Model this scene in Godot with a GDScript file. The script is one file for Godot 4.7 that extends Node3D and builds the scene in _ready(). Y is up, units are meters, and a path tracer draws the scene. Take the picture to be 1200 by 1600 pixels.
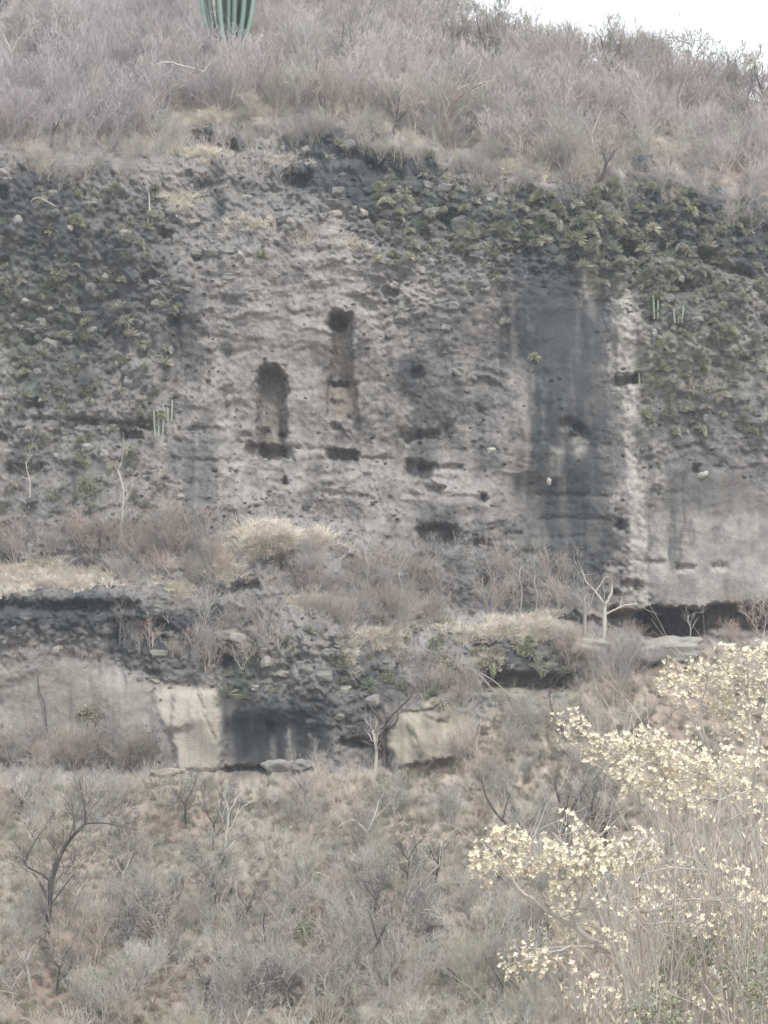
extends Node3D
# A weathered conglomerate cliff with two niches above a dry, leafless hillside.

const D := 90.0          # metres from the camera to the plane of the cliff
const S := 0.028         # metres a photograph pixel spans on that plane
var rng := RandomNumberGenerator.new()
var used := {}
var M := {}

# ---------------------------------------------------------------- small mesh builder
class MB:
	var v := PackedVector3Array()
	var n := PackedVector3Array()
	var c := PackedColorArray()
	var idx := PackedInt32Array()
	var col := Color(1, 1, 1)
	func seg(a: Vector3, b: Vector3, ra: float, rb: float, sides := 3) -> void:
		var d := (b - a).normalized()
		var s := d.cross(Vector3.RIGHT if absf(d.x) < 0.8 else Vector3.FORWARD).normalized()
		var t := d.cross(s)
		var at := v.size()
		for k in sides:
			var g := TAU * k / sides
			var o := s * cos(g) + t * sin(g)
			v.append(a + o * ra); v.append(b + o * rb)
			n.append(o); n.append(o)
			c.append(col); c.append(col)
		for k in sides:
			var i := at + 2 * k
			var j := at + 2 * ((k + 1) % sides)
			idx.append_array(PackedInt32Array([i, i + 1, j, j, i + 1, j + 1]))
	func tube(pts: PackedVector3Array, r: PackedFloat32Array, sides := 6) -> void:
		var at := v.size()
		var s := Vector3.RIGHT
		for i in pts.size():
			var d := (pts[mini(i + 1, pts.size() - 1)] - pts[maxi(i - 1, 0)]).normalized()
			s = (s - d * s.dot(d))
			s = s.normalized() if s.length() > 0.05 else d.cross(Vector3.FORWARD).normalized()
			var t := d.cross(s)
			for k in sides:
				var g := TAU * k / sides
				var o := s * cos(g) + t * sin(g)
				v.append(pts[i] + o * r[i]); n.append(o); c.append(col)
		for i in pts.size() - 1:
			for k in sides:
				var p := at + i * sides + k
				var q := at + i * sides + (k + 1) % sides
				idx.append_array(PackedInt32Array([p, p + sides, q, q, p + sides, q + sides]))
	func tri(a: Vector3, b: Vector3, e: Vector3, nn: Vector3) -> void:
		var at := v.size()
		for p in [a, b, e]:
			v.append(p); n.append(nn); c.append(col)
		idx.append_array(PackedInt32Array([at, at + 1, at + 2]))
	func leaf(p: Vector3, d: Vector3, side: Vector3, L: float, w: float) -> void:
		var nn := d.cross(side).normalized()
		var at := v.size()
		for q in [p, p + d * L * 0.5 + side * w + nn * w * 0.3, p + d * L, p + d * L * 0.5 - side * w + nn * w * 0.3]:
			v.append(q); n.append(nn); c.append(col)
		idx.append_array(PackedInt32Array([at, at + 1, at + 2, at, at + 2, at + 3]))
	func mesh(m: Material) -> ArrayMesh:
		var a := []
		a.resize(Mesh.ARRAY_MAX)
		a[Mesh.ARRAY_VERTEX] = v; a[Mesh.ARRAY_NORMAL] = n; a[Mesh.ARRAY_COLOR] = c; a[Mesh.ARRAY_INDEX] = idx
		var am := ArrayMesh.new()
		am.add_surface_from_arrays(Mesh.PRIMITIVE_TRIANGLES, a)
		am.surface_set_material(0, m)
		return am

# ---------------------------------------------------------------- naming
func numbered(called: String) -> String:
	if not used.has(called):
		used[called] = 0
		return called
	used[called] += 1
	return "%s_%03d" % [called, used[called]]

func tag(o: Node3D, label: String, category := "", group := "", kind := "") -> Node3D:
	o.set_meta("label", label)
	if category: o.set_meta("category", category)
	if group: o.set_meta("group", group)
	if kind: o.set_meta("kind", kind)
	return o

func thing(called: String, at: Vector3, label: String, category: String, group := "") -> Node3D:
	var o := Node3D.new()
	o.name = numbered(called)
	add_child(o)
	o.position = at
	return tag(o, label, category, group)

func part(called: String, m: Mesh, parent: Node3D) -> MeshInstance3D:
	var o := MeshInstance3D.new()
	o.name = called
	o.mesh = m
	parent.add_child(o, true)
	return o

func stuff(called: String, m: Mesh, where: Array, cols: PackedColorArray, label: String, category: String, parent: Node3D = self) -> MultiMeshInstance3D:
	var mm := MultiMesh.new()
	mm.transform_format = MultiMesh.TRANSFORM_3D
	mm.use_colors = cols.size() > 0
	mm.mesh = m
	mm.instance_count = where.size()
	for i in where.size():
		mm.set_instance_transform(i, where[i])
		if cols.size(): mm.set_instance_color(i, cols[i])
	var o := MultiMeshInstance3D.new()
	o.multimesh = mm
	o.set_meta("kind", "stuff")
	if parent == self:
		o.name = numbered(called)
		tag(o, label, category)
		add_child(o)
	else:
		o.name = called
		parent.add_child(o, true)
	return o

func rv() -> Vector3:
	return Vector3(rng.randf_range(-1, 1), rng.randf_range(-1, 1), rng.randf_range(-1, 1))

func rr(a: float, b: float) -> float:
	return rng.randf_range(a, b)

# ---------------------------------------------------------------- materials
func seamless(freq: float, kind: int, oct: int, sd: int, size := 512, cell := 0) -> Image:
	var f := FastNoiseLite.new()
	f.noise_type = kind
	f.frequency = freq
	f.fractal_octaves = oct
	f.fractal_type = FastNoiseLite.FRACTAL_FBM if oct > 1 else FastNoiseLite.FRACTAL_NONE
	f.seed = sd
	f.cellular_return_type = cell
	var im := f.get_seamless_image(size, size)
	im.convert(Image.FORMAT_RGB8)
	return im

func ramp_image(im: Image, lo: float, hi: float) -> Image:
	var b := im.get_data()
	for i in b.size():
		b[i] = int(255.0 * lerpf(lo, hi, b[i] / 255.0))
	return Image.create_from_data(im.get_width(), im.get_height(), false, Image.FORMAT_RGB8, b)

func mat(key: String, c: Color, rough := 0.95, vertex := false, back := Color(0, 0, 0)) -> StandardMaterial3D:
	var m := StandardMaterial3D.new()
	m.resource_name = key
	m.albedo_color = c.linear_to_srgb()
	m.roughness = rough
	m.metallic_specular = 0.25
	m.vertex_color_use_as_albedo = vertex
	m.cull_mode = BaseMaterial3D.CULL_DISABLED
	if back != Color(0, 0, 0):
		m.backlight_enabled = true
		m.backlight = back.linear_to_srgb()
	M[key] = m
	return m

func make_materials() -> void:
	var grain := ImageTexture.create_from_image(ramp_image(seamless(0.07, FastNoiseLite.TYPE_SIMPLEX, 5, 3), 0.80, 1.0))
	var cells := seamless(0.075, FastNoiseLite.TYPE_SIMPLEX, 5, 5)
	var m := mat("rock", Color(1, 1, 1), 0.95, true)
	m.albedo_texture = grain
	m.uv1_triplanar = true
	m.uv1_world_triplanar = true
	m.uv1_scale = Vector3(0.31, 0.31, 0.31)
	m.heightmap_enabled = true
	m.heightmap_texture = ImageTexture.create_from_image(cells)
	m.heightmap_scale = 2.6
	var s := mat("soil", Color(1, 1, 1), 1.0, true)
	s.albedo_texture = grain
	s.uv1_triplanar = true
	s.uv1_world_triplanar = true
	s.uv1_scale = Vector3(0.5, 0.5, 0.5)
	s.heightmap_enabled = true
	s.heightmap_texture = m.heightmap_texture
	s.heightmap_scale = 1.5
	var st := mat("stone", Color(0.8, 0.8, 0.8), 0.95, true)
	st.albedo_texture = grain
	st.uv1_triplanar = true
	st.uv1_scale = Vector3(0.9, 0.9, 0.9)
	st.heightmap_enabled = true
	st.heightmap_texture = m.heightmap_texture
	st.heightmap_scale = 4.0
	mat("bark_grey", Color(0.33, 0.295, 0.27))
	mat("bark_dark", Color(0.085, 0.075, 0.07))
	mat("bark_pale", Color(0.47, 0.44, 0.40))
	mat("bark_red", Color(0.22, 0.15, 0.12))
	mat("twig_pink", Color(0.42, 0.365, 0.33))
	mat("twig_grey", Color(0.38, 0.365, 0.32))
	mat("twig_mauve", Color(0.38, 0.335, 0.345))
	mat("twig_dark", Color(0.17, 0.15, 0.14))
	mat("twig_any", Color(1, 1, 1), 0.95, true)
	mat("twig_near", Color(0.42, 0.38, 0.345))
	mat("blade", Color(1, 1, 1), 0.9, true, Color(0.2, 0.185, 0.15))
	mat("leaf", Color(1, 1, 1), 0.8, true, Color(0.03, 0.04, 0.015))
	mat("cactus", Color(1, 1, 1), 0.7, true)
	mat("petal", Color(0.70, 0.635, 0.50), 0.8, false, Color(0.14, 0.13, 0.10))
	mat("dry_leaf", Color(1, 1, 1), 0.9, true, Color(0.10, 0.08, 0.05))

# ---------------------------------------------------------------- terrain: depth as a function of place on the hill
# each column: where it stands across the view, then pairs (height mark, depth), from the ridge down
var COLS := [
	[-200, [-260, -36, 240, -2.8, 480, -1.2, 700, -0.4, 885, 0.6, 925, 2.8, 1000, 3.4, 1200, 4.2, 1230, 5.5, 1600, 21, 1800, 30]],
	[0, [-250, -34, 250, -2.5, 480, -1.2, 700, -0.4, 885, 0.6, 925, 2.8, 1000, 3.4, 1200, 4.2, 1230, 5.5, 1600, 21, 1800, 30]],
	[150, [-190, -31, 260, -2.5, 480, -1.2, 700, -0.3, 895, 0.8, 932, 2.9, 1010, 3.4, 1205, 4.2, 1232, 5.6, 1600, 21, 1800, 30]],
	[290, [-130, -28, 185, -6.0, 250, -3.6, 340, -2.4, 480, -1.0, 720, 0.0, 850, 0.9, 925, 2.2, 960, 2.9, 1075, 4.0, 1205, 4.3, 1228, 5.9, 1600, 21, 1800, 30]],
	[350, [-110, -27, 185, -5.6, 250, -3.4, 360, -2.1, 480, -0.9, 720, 0.0, 835, 0.8, 890, 2.3, 960, 3.1, 1085, 4.3, 1205, 4.4, 1232, 6.0, 1600, 21, 1800, 30]],
	[450, [-80, -25, 190, -5.0, 260, -3.0, 380, -1.8, 480, -0.8, 720, 0.0, 812, 0.6, 838, 2.2, 900, 2.8, 1000, 4.0, 1110, 5.0, 1205, 5.2, 1240, 6.6, 1600, 21, 1800, 30]],
	[600, [-20, -21, 210, -4.0, 280, -2.5, 480, -0.8, 720, 0.1, 800, 0.5, 925, 1.2, 985, 3.0, 1090, 4.8, 1200, 5.8, 1240, 7.2, 1600, 22, 1800, 31]],
	[725, [55, -17, 255, -3.5, 330, -2.0, 480, -0.8, 780, 0.4, 960, 1.0, 990, 2.7, 1060, 3.9, 1090, 4.8, 1150, 5.8, 1250, 8.5, 1600, 22, 1800, 31]],
	[760, [70, -16, 260, -3.4, 335, -2.0, 480, -0.8, 780, 0.4, 955, 1.0, 982, 2.7, 1046, 3.9, 1053, 2.7, 1068, 2.8, 1082, 4.8, 1150, 5.8, 1250, 8.5, 1600, 22, 1800, 31]],
	[860, [88, -14, 285, -3.0, 350, -2.0, 480, -0.8, 780, 0.4, 950, 1.0, 978, 2.6, 1050, 4.0, 1058, 2.9, 1071, 3.0, 1088, 5.0, 1150, 6.3, 1250, 8.8, 1600, 22, 1800, 31]],
	[910, [92, -13.5, 290, -3.0, 350, -2.0, 780, 0.4, 955, 1.0, 1000, 2.6, 1060, 4.2, 1090, 5.2, 1150, 6.6, 1250, 9.0, 1600, 22.5, 1800, 31]],
	[1050, [110, -12.5, 270, -3.2, 330, -2.0, 780, 0.5, 948, 1.1, 1006, 2.0, 1040, 3.8, 1100, 5.2, 1200, 8.0, 1600, 23, 1800, 31]],
	[1200, [150, -11.5, 325, -3.2, 380, -2.0, 780, 0.5, 948, 1.1, 1000, 2.2, 1060, 4.2, 1200, 8.0, 1600, 23, 1800, 31]],
	[1400, [190, -10.5, 345, -3.2, 400, -2.0, 780, 0.5, 948, 1.1, 1000, 2.2, 1060, 4.2, 1200, 8.0, 1600, 23, 1800, 31]],
]
var cy := []      # per column, heights
var cz := []      # per column, depths
var cx := PackedFloat32Array()
var GX := PackedFloat32Array()
var GE := PackedFloat32Array()
var GY := PackedFloat32Array()
var GZ := PackedFloat32Array()
var yr := PackedFloat32Array()
const ETOP := 34.0
const EBEND := 9.0

func prepare_columns() -> void:
	for col in COLS:
		cx.append((col[0] - 600.0) * S)
		var ys := PackedFloat32Array()
		var zs := PackedFloat32Array()
		var l: Array = col[1]
		for i in range(l.size() - 2, -1, -2):
			var z: float = l[i + 1]
			ys.append((800.0 - l[i]) * S * (D - z) / D)
			zs.append(z)
		cy.append(ys); cz.append(zs)

func along(k: int, y: float) -> float:
	var ys: PackedFloat32Array = cy[k]
	var zs: PackedFloat32Array = cz[k]
	var n := ys.size()
	var i := 1
	while i < n - 1 and ys[i] < y: i += 1
	return zs[i - 1] + (zs[i] - zs[i - 1]) * (y - ys[i - 1]) / (ys[i] - ys[i - 1])

func column_of(x: float) -> Vector2:       # (index, smooth share of the next)
	var n := cx.size()
	if x <= cx[0]: return Vector2(0, 0)
	if x >= cx[n - 1]: return Vector2(n - 2, 1)
	var k := 0
	while cx[k + 1] < x: k += 1
	var t := (x - cx[k]) / (cx[k + 1] - cx[k])
	return Vector2(k, t * t * (3 - 2 * t) * 0.6 + t * 0.4)

func base_z(x: float, y: float) -> float:
	var c := column_of(x)
	var k := int(c.x)
	return lerpf(along(k, y), along(k + 1, y), c.y)

# maps of weathering and of carved relief, four photograph pixels a cell
const MU0 := -240.0
const MV0 := -340.0
const MC := 4.0
const MW := 420
const MH := 540
var maps := {}

func brush(key: String, cu: float, cv: float, hu: float, hv: float, amount: float, soft := 14.0, ang := 0.0, roundness := 1.0) -> void:
	if not maps.has(key):
		var a := PackedFloat32Array()
		a.resize(MW * MH)
		maps[key] = a
	var m: PackedFloat32Array = maps[key]
	var reach := maxf(hu, hv) * 1.5 + soft * 2
	var ca := cos(deg_to_rad(ang))
	var sa := sin(deg_to_rad(ang))
	var r := minf(hu, hv) * roundness
	for j in range(maxi(0, int((cv - reach - MV0) / MC)), mini(MH, int((cv + reach - MV0) / MC) + 1)):
		for i in range(maxi(0, int((cu - reach - MU0) / MC)), mini(MW, int((cu + reach - MU0) / MC) + 1)):
			var du := MU0 + i * MC - cu
			var dv := MV0 + j * MC - cv
			var a := absf(du * ca + dv * sa) - hu + r
			var b := absf(-du * sa + dv * ca) - hv + r
			var d := Vector2(maxf(a, 0), maxf(b, 0)).length() + minf(maxf(a, b), 0) - r
			if d < soft:
				var w := clampf((soft - d) / (2 * soft), 0, 1)
				w = w * w * (3 - 2 * w) * amount
				var q := j * MW + i
				if key == "dz": m[q] += w
				else: m[q] = maxf(m[q], w) if amount > 0 else maxf(0.0, m[q] + w)
	maps[key] = m

func look(m: PackedFloat32Array, u: float, v: float) -> float:
	var a := clampf((u - MU0) / MC, 0, MW - 1.01)
	var b := clampf((v - MV0) / MC, 0, MH - 1.01)
	var i := int(a)
	var j := int(b)
	a -= i; b -= j
	var q := j * MW + i
	return (m[q] * (1 - a) + m[q + 1] * a) * (1 - b) + (m[q + MW] * (1 - a) + m[q + MW + 1] * a) * b

func weather() -> void:
	# dark water stains and lichen
	for d in [[905, 405, 26, 50, .8], [835, 385, 22, 40, .8], [945, 700, 14, 200, .5], [872, 560, 12, 160, .5], [815, 430, 30, 75, .8], [798, 520, 16, 60, .5], [870, 398, 75, 32, .85], [930, 560, 24, 70, .75], [850, 770, 30, 90, .5], [962, 640, 7, 190, .5], [845, 860, 40, 60, .4], [870, 940, 50, 24, .4], [850, 470, 52, 105, .95], [885, 620, 58, 140, .9], [905, 790, 50, 130, .75], [925, 880, 32, 60, .6], [935, 470, 24, 80, .5], [940, 800, 18, 150, .7],
			[660, 650, 34, 90, .6], [685, 825, 36, 30, .8], [90, 500, 75, 130, .5], [60, 350, 75, 90, .55], [185, 420, 60, 100, .4], [285, 520, 26, 70, .6], [240, 400, 40, 60, .4], [315, 760, 30, 60, .45],
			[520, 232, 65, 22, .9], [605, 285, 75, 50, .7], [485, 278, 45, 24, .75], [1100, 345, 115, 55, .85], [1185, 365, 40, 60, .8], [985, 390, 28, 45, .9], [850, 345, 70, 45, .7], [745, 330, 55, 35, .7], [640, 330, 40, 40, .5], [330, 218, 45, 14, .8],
			[1080, 470, 80, 50, .45], [1080, 650, 65, 40, .6], [1100, 690, 100, 110, .3], [1013, 790, 7, 140, .55], [1066, 780, 8, 110, .5], [1040, 760, 5, 110, .25], [1120, 740, 6, 90, .35], [1165, 720, 10, 60, .3], [740, 520, 60, 90, .2], [700, 560, 30, 90, .3], [760, 660, 30, 90, .3],
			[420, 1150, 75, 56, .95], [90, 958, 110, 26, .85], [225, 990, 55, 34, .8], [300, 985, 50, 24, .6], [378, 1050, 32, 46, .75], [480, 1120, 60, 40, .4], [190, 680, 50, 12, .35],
			[790, 860, 70, 50, .35], [740, 900, 60, 40, .4], [850, 880, 60, 50, .35], [130, 780, 40, 70, .45], [40, 730, 40, 30, .4], [60, 800, 60, 40, .3], [830, 1030, 60, 24, .6], [560, 1140, 40, 30, .4], [450, 870, 40, 14, .4], [560, 1100, 60, 60, .3]]:
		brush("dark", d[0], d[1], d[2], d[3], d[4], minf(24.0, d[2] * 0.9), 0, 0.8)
	for d in [[1110, 880, 100, 80, .45], [740, 745, 60, 30, .5], [640, 800, 80, 20, .3], [1100, 905, 110, 40, .6], [700, 470, 60, 30, .35], [925, 430, 18, 30, .5],
			[110, 1110, 125, 75, .65], [60, 1075, 70, 40, .7], [50, 1215, 90, 10, .5], [360, 640, 28, 110, .45], [470, 640, 34, 100, .35], [440, 750, 90, 30, .4], [590, 740, 60, 16, .35], [345, 590, 24, 14, .5], [480, 530, 30, 40, .3], [590, 680, 30, 40, .3], [545, 470, 40, 30, .25]]:
		brush("pale", d[0], d[1], d[2], d[3], d[4], minf(12.0, d[2] * 0.8), 0, 0.7)
	for d in [[974, 500, 12, 70, .75], [978, 570, 12, 40, .7], [986, 680, 13, 80, .95], [994, 790, 12, 70, .85], [1003, 880, 13, 70, .7], [1035, 800, 8, 110, .4], [905, 698, 12, 18, .38], [866, 722, 5, 22, .6], [870, 706, 9, 5, .6], [425, 1180, 3, 26, .7], [452, 1168, 4, 34, .75], [490, 1178, 3, 28, .6], [925, 440, 16, 24, .5], [640, 690, 14, 60, .3]]:
		brush("streak", d[0], d[1], d[2], d[3], d[4], 7, -3.0 if d[3] > 60 else 0.0, 0.8)
	brush("slab", 312, 1142, 32, 64, 1.0, 5, 2, 0.3)
	brush("slab", 290, 1128, 26, 56, 1.0, 6, -18, 0.4)
	brush("tan", 652, 1142, 48, 42, 0.95, 12, -14, 0.3)
	brush("tan", 694, 1130, 30, 36, 0.85, 14, -20, 0.3)
	brush("tan", 640, 1180, 40, 20, 0.6, 14, 0, 0.3)
	brush("tan", 790, 1082, 60, 8, 0.7, 6)
	brush("slab", 266, 1100, 22, 22, 1.0, 7, 0, 0.5)
	for d in [[535, 550, 16, 40, .9], [535, 620, 25, 31, 1.0], [423, 665, 18, 44, .45], [965, 965, 40, 22, .9], [1165, 965, 60, 30, .9], [660, 1150, 55, 50, .5], [60, 1075, 90, 40, .3], [110, 1120, 110, 50, .25], [1000, 220, 250, 60, .5], [300, 1290, 90, 30, .7], [120, 1480, 120, 60, .7], [300, 1500, 120, 50, .5], [690, 1500, 90, 60, .7], [60, 1560, 100, 40, .6], [180, 70, 90, 30, .4], [280, 140, 60, 30, .7]]:
		brush("brown", d[0], d[1], d[2], d[3], d[4], 12)
	for d in [[60, 480, 60, 80, .4], [30, 560, 50, 60, .4], [1090, 560, 100, 60, .5], [150, 1130, 80, 50, .45], [385, 1060, 26, 30, .5], [210, 1110, 30, 40, .5], [800, 1090, 80, 18, .6], [860, 1130, 60, 30, .5], [1080, 440, 90, 60, .4], [900, 380, 80, 40, .35], [450, 1440, 120, 60, .4], [880, 1040, 60, 40, .35], [140, 740, 40, 50, .4], [820, 900, 30, 60, .3]]:
		brush("green", d[0], d[1], d[2], d[3], d[4], 22)
	# rubble: where the face breaks up in blocks
	for d in [[560, 270, 140, 60, 1], [880, 350, 330, 95, 1], [1100, 480, 120, 100, .6], [100, 400, 200, 170, .8], [110, 620, 140, 100, .5], [110, 965, 160, 40, 1], [310, 1010, 120, 50, .9], [500, 1060, 110, 90, .9], [820, 1025, 80, 35, .8], [380, 330, 120, 80, .6], [660, 450, 80, 60, .5]]:
		brush("rough", d[0], d[1], d[2], d[3], d[4], 30)
	for d in [[870, 640, 80, 220, .5], [1110, 850, 120, 120, .8], [298, 1142, 60, 70, 1], [420, 1150, 80, 60, .9], [110, 1110, 120, 70, .7], [470, 600, 100, 130, .35], [700, 750, 90, 60, .4], [660, 1150, 70, 60, 1]]:
		brush("smooth", d[0], d[1], d[2], d[3], d[4], 24)
	# carved relief (negative goes into the rock)
	var dz := func(cu, cv, hu, hv, a, soft = 5.0, ang = 0.0, ro = 0.6): brush("dz", cu, cv, hu, hv, a, soft, ang, ro)
	dz.call(423, 645, 21, 73, -0.85, 2.2, 0.0, 0.7)     # left niche: tall recess, deeper under its arched head
	dz.call(425, 590, 19, 16, -0.6, 6.0, 8.0, 0.7)
	dz.call(428, 618, 15, 14, -0.25, 9.0, 0.0, 0.9)
	dz.call(439, 650, 5, 40, -0.15, 4.0)
	dz.call(412, 655, 8, 12, 0.14, 6.0, 20.0)
	dz.call(428, 672, 9, 6, 0.14, 5.0, -15.0)
	dz.call(422, 690, 14, 12, 0.3, 6.0)
	dz.call(416, 707, 33, 11, -0.6, 4.0, 6.0)
	dz.call(448, 712, 9, 10, -0.4)
	dz.call(527, 501, 12, 13, -1.1, 4.0, 20.0)          # right niche: hole, shaft and box
	dz.call(534, 546, 16, 56, -0.8, 2.2, 2.0, 0.5)
	dz.call(534, 623, 24, 30, -0.6, 2.2, 0.0, 0.35)
	dz.call(534, 597, 14, 6, 0.45, 4.0)
	dz.call(536, 603, 21, 4, -0.15, 4.0)
	dz.call(528, 622, 10, 8, 0.2, 5.0)
	dz.call(535, 711, 22, 8, -0.9, 4.0, 4.0)
	dz.call(575, 716, 40, 3, -0.25, 4.0)
	dz.call(480, 700, 34, 3, -0.15, 5.0, 6.0)
	dz.call(550, 690, 30, 14, -0.2, 10.0)
	dz.call(655, 735, 22, 13, -0.7, 6.0, 12.0)          # broken ledges
	dz.call(690, 730, 36, 4, -0.4, 4.0)
	dz.call(672, 762, 20, 6, -0.5, 5.0, 20.0)
	dz.call(655, 680, 30, 6, -0.4, 6.0)
	dz.call(700, 776, 70, 3, -0.2, 5.0, 4.0)
	dz.call(900, 774, 60, 2, -0.15, 5.0, 3.0)
	dz.call(1030, 770, 40, 2, -0.1, 5.0)
	dz.call(685, 838, 32, 14, -0.8, 8.0)
	dz.call(765, 912, 12, 6, -0.7, 4.0)
	dz.call(980, 594, 20, 7, -0.9, 4.0, -8.0)
	dz.call(905, 682, 16, 6, -0.3, 5.0)
	dz.call(205, 680, 18, 7, -0.7, 4.0)
	dz.call(165, 662, 60, 4, -0.4, 4.0, 3.0)
	dz.call(40, 735, 32, 9, -0.5, 5.0)
	dz.call(200, 600, 12, 10, -0.4, 5.0)
	dz.call(90, 655, 60, 3, -0.2, 4.0)
	dz.call(1072, 887, 15, 4, -0.3, 4.0)
	dz.call(1125, 885, 12, 5, -0.25, 4.0)
	dz.call(985, 915, 14, 6, -0.3, 4.0)
	dz.call(1058, 977, 54, 24, -4.5, 4.0, 2.0, 0.8)     # the cave under the overhang
	dz.call(1000, 972, 50, 14, -1.4, 6.0)
	dz.call(1165, 968, 60, 20, -2.4, 6.0)
	dz.call(900, 975, 40, 10, -0.7, 7.0)
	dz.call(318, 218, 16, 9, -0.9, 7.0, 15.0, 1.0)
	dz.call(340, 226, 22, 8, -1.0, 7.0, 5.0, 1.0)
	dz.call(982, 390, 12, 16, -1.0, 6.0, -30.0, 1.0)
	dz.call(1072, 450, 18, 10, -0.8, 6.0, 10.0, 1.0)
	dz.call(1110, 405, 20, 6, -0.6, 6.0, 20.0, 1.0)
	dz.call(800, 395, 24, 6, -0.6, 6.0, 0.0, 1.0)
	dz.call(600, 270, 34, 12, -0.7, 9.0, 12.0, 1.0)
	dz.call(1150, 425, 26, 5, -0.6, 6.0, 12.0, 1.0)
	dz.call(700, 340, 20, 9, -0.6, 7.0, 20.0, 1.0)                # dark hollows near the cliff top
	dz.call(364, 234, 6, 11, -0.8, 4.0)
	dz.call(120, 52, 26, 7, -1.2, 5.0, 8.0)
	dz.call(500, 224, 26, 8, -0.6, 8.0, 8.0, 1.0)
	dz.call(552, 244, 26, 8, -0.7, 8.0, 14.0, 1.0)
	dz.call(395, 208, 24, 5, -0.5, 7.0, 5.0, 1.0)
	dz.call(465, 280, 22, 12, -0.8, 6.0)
	dz.call(100, 948, 120, 7, -0.6, 6.0)
	dz.call(220, 990, 44, 20, -0.7, 8.0)
	dz.call(355, 1030, 14, 28, -0.8, 7.0)
	dz.call(370, 920, 36, 6, -0.6, 5.0, -8.0)
	dz.call(460, 885, 24, 8, -0.5, 6.0)
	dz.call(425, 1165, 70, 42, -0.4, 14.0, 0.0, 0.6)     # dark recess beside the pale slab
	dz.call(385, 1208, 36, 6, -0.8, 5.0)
	dz.call(308, 1142, 36, 62, 0.3, 6.0, -3.0, 0.3)
	dz.call(275, 1108, 26, 30, 0.2, 6.0, -14.0, 0.4)
	dz.call(322, 1120, 2, 40, -0.12, 3.0, -22.0)
	dz.call(270, 1070, 40, 3, -0.25, 6.0, 4.0)
	dz.call(560, 1165, 30, 5, -0.6, 5.0, 10.0)
	dz.call(652, 1146, 50, 46, 0.7, 7.0, -14.0, 0.25)
	dz.call(690, 1150, 40, 40, 0.4, 9.0, -22.0, 0.25)
	dz.call(640, 1112, 44, 2, -0.3, 3.0, -6.0)
	dz.call(676, 1122, 26, 2, -0.25, 3.0, 16.0)     # blunt tan outcrop
	dz.call(690, 1072, 40, 8, -0.7, 5.0)
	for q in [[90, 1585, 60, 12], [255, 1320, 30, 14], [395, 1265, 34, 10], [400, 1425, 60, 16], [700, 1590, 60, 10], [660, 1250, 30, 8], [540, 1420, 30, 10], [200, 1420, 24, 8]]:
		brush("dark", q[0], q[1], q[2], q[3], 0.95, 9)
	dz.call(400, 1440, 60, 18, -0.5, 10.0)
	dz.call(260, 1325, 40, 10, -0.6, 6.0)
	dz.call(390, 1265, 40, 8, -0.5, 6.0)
	dz.call(420, 843, 40, 14, 0.5, 14.0)
	dz.call(1040, 1020, 50, 10, 0.3, 8.0)
	for k in 36:                                           # bedding cracks and small hollows
		dz.call(rr(-40, 1240), rr(460, 930), rr(14, 60), rr(1.5, 3.0), -rr(0.06, 0.2), 5.0, rr(-5, 8))
	for k in 75:
		dz.call(rr(-60, 1260), rr(280, 1190), rr(4, 14), rr(3, 9), -rr(0.15, 0.6), 4.0, rr(-30, 30))

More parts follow.
